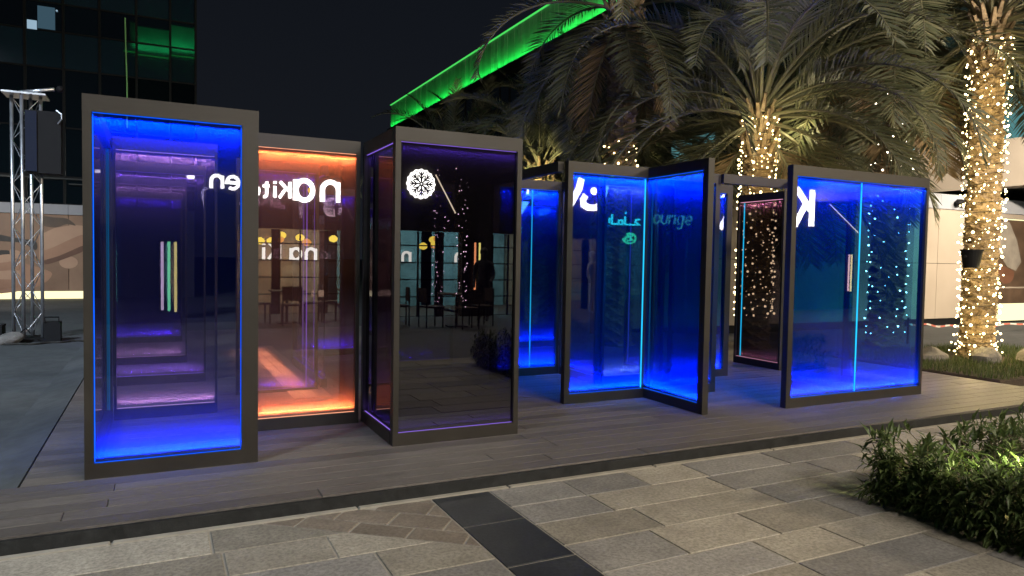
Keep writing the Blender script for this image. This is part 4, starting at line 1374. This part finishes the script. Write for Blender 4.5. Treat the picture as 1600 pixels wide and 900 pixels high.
k = 0
for tx, ty in ((2.6, -4.6), (4.2, -5.0), (6.0, -4.5)):
    tb = thing('cafe_table', 'dark square cafe table, %s on the restaurant terrace' % ('first', 'middle one', 'last')[k], 'table', (tx, ty, -0.1), 0.1 * k, 'cafe tables in front of the restaurant')
    BX('table_top', M['wood'], tb, -0.36, 0.36, -0.36, 0.36, 0.71, 0.74)
    MB().tube([(0, 0, 0.02), (0, 0, 0.71)], 0.03, 8).build('leg', M['black'], tb)
    BX('base', M['black'], tb, -0.22, 0.22, -0.22, 0.22, 0, 0.02)
    for dx, dy, a in ((-0.6, 0, -pi / 2), (0.6, 0, pi / 2), (0.0, 0.62, pi)):
        chair(tx + dx, ty + dy, a + rn.uniform(-0.2, 0.2), 'dark cafe chair on the %s side of the %s terrace table' % ('low' if dx < 0 else 'far' if dx > 0 else 'pavilion', ('nearest', 'middle', 'third')[k]))
    k += 1

# slanted light tubes on the front
for lab, p, q in (('slanted warm light tube beside the round emblem', (6.36, 3.56), (6.92, 2.60)), ('slanted warm light tube beside the very large letter K', (20.6, 3.5), (22.2, 2.5))):
    tb = thing('slanted_light_tube', lab, 'light tube', (0, FY + 0.06, 0))
    MB().tube([(p[0], 0, p[1]), (q[0], 0, q[1])], 0.018, 8).build('tube', emit('tube_warm', (1.0, 0.8, 0.6), 8), tb)
    MB().tube([(p[0], -0.03, p[1] + 0.03), (q[0], -0.03, q[1] + 0.03)], 0.02, 6).build('holder', M['mullion'], tb)


# people on the terrace
def person(label, x, y, rz, mats):
    root = thing('person', label, 'person', (x, y, -0.1), rz)
    V = [(0, 0, 0.95), (0, 0, 1.12), (0, 0.0, 1.33), (0, 0, 1.46), (0, 0.01, 1.53), (0, 0.02, 1.66), (0, 0.01, 1.75),
         (-0.09, 0, 0.90), (-0.10, 0.01, 0.50), (-0.10, -0.02, 0.08), (-0.11, 0.13, 0.03), (0.09, 0, 0.90), (0.10, 0.04, 0.50), (0.11, 0.03, 0.08), (0.12, 0.17, 0.03),
         (-0.19, 0, 1.40), (-0.24, -0.02, 1.12), (-0.22, 0.10, 0.90), (-0.21, 0.15, 0.82), (0.19, 0, 1.40), (0.25, -0.02, 1.12), (0.20, 0.16, 0.98), (0.17, 0.23, 0.98)]
    Rr = [.15, .13, .16, .10, .055, .095, .07, .09, .065, .045, .035, .09, .065, .045, .035, .065, .048, .036, .03, .065, .048, .036, .03]
    Ed = [(0, 1), (1, 2), (2, 3), (3, 4), (4, 5), (5, 6), (0, 7), (7, 8), (8, 9), (9, 10), (0, 11), (11, 12), (12, 13), (13, 14), (3, 15), (15, 16), (16, 17), (17, 18), (3, 19), (19, 20), (20, 21), (21, 22)]
    me = bpy.data.meshes.new('body')
    me.from_pydata(V, Ed, [])
    me.materials.append(mats[0])
    o = place('body', me, root)
    sk = o.modifiers.new('Skin', 'SKIN')
    for i, sv in enumerate(me.skin_vertices[0].data):
        sv.radius = (Rr[i] * (1.15 if i in (1, 2) else 1), Rr[i] * (0.75 if i in (0, 1, 2, 3) else 1))
        sv.use_root = i == 0
    o.modifiers.new('Subdivision', 'SUBSURF').render_levels = 2
    sk.use_smooth_shade = True
    MB().ball((0, -0.015, 1.70), 0.115, 14, 10, (0.9, 1.0, 1.0)).build('hair', mats[1], root, smooth=True)
    sgn = MB()
    for s_ in (-1, 1):
        sgn.ball((0.035 * s_, 0.112, 1.67), 0.012)
    sgn.build('eyes', mats[2], root)
    MB().ball((0, 0.125, 1.64), 0.018, 8, 6, (0.7, 1.0, 1.3)).build('nose', mats[0], root)


M['p_dark'] = flat('dark_clothes', (0.03, 0.032, 0.04), 0.8)
M['p_white'] = flat('white_robe', (0.70, 0.69, 0.66), 0.8)
M['p_hair'] = flat('dark_hair', (0.01, 0.008, 0.007), 0.6)
person('person in dark clothes standing by the second restaurant door', 7.15, -5.6, 0.6, (M['p_dark'], M['p_hair'], M['black']))
person('person in white clothes standing on the terrace further right', 11.2, -5.2, -0.4, (M['p_white'], M['p_white'], M['black']))
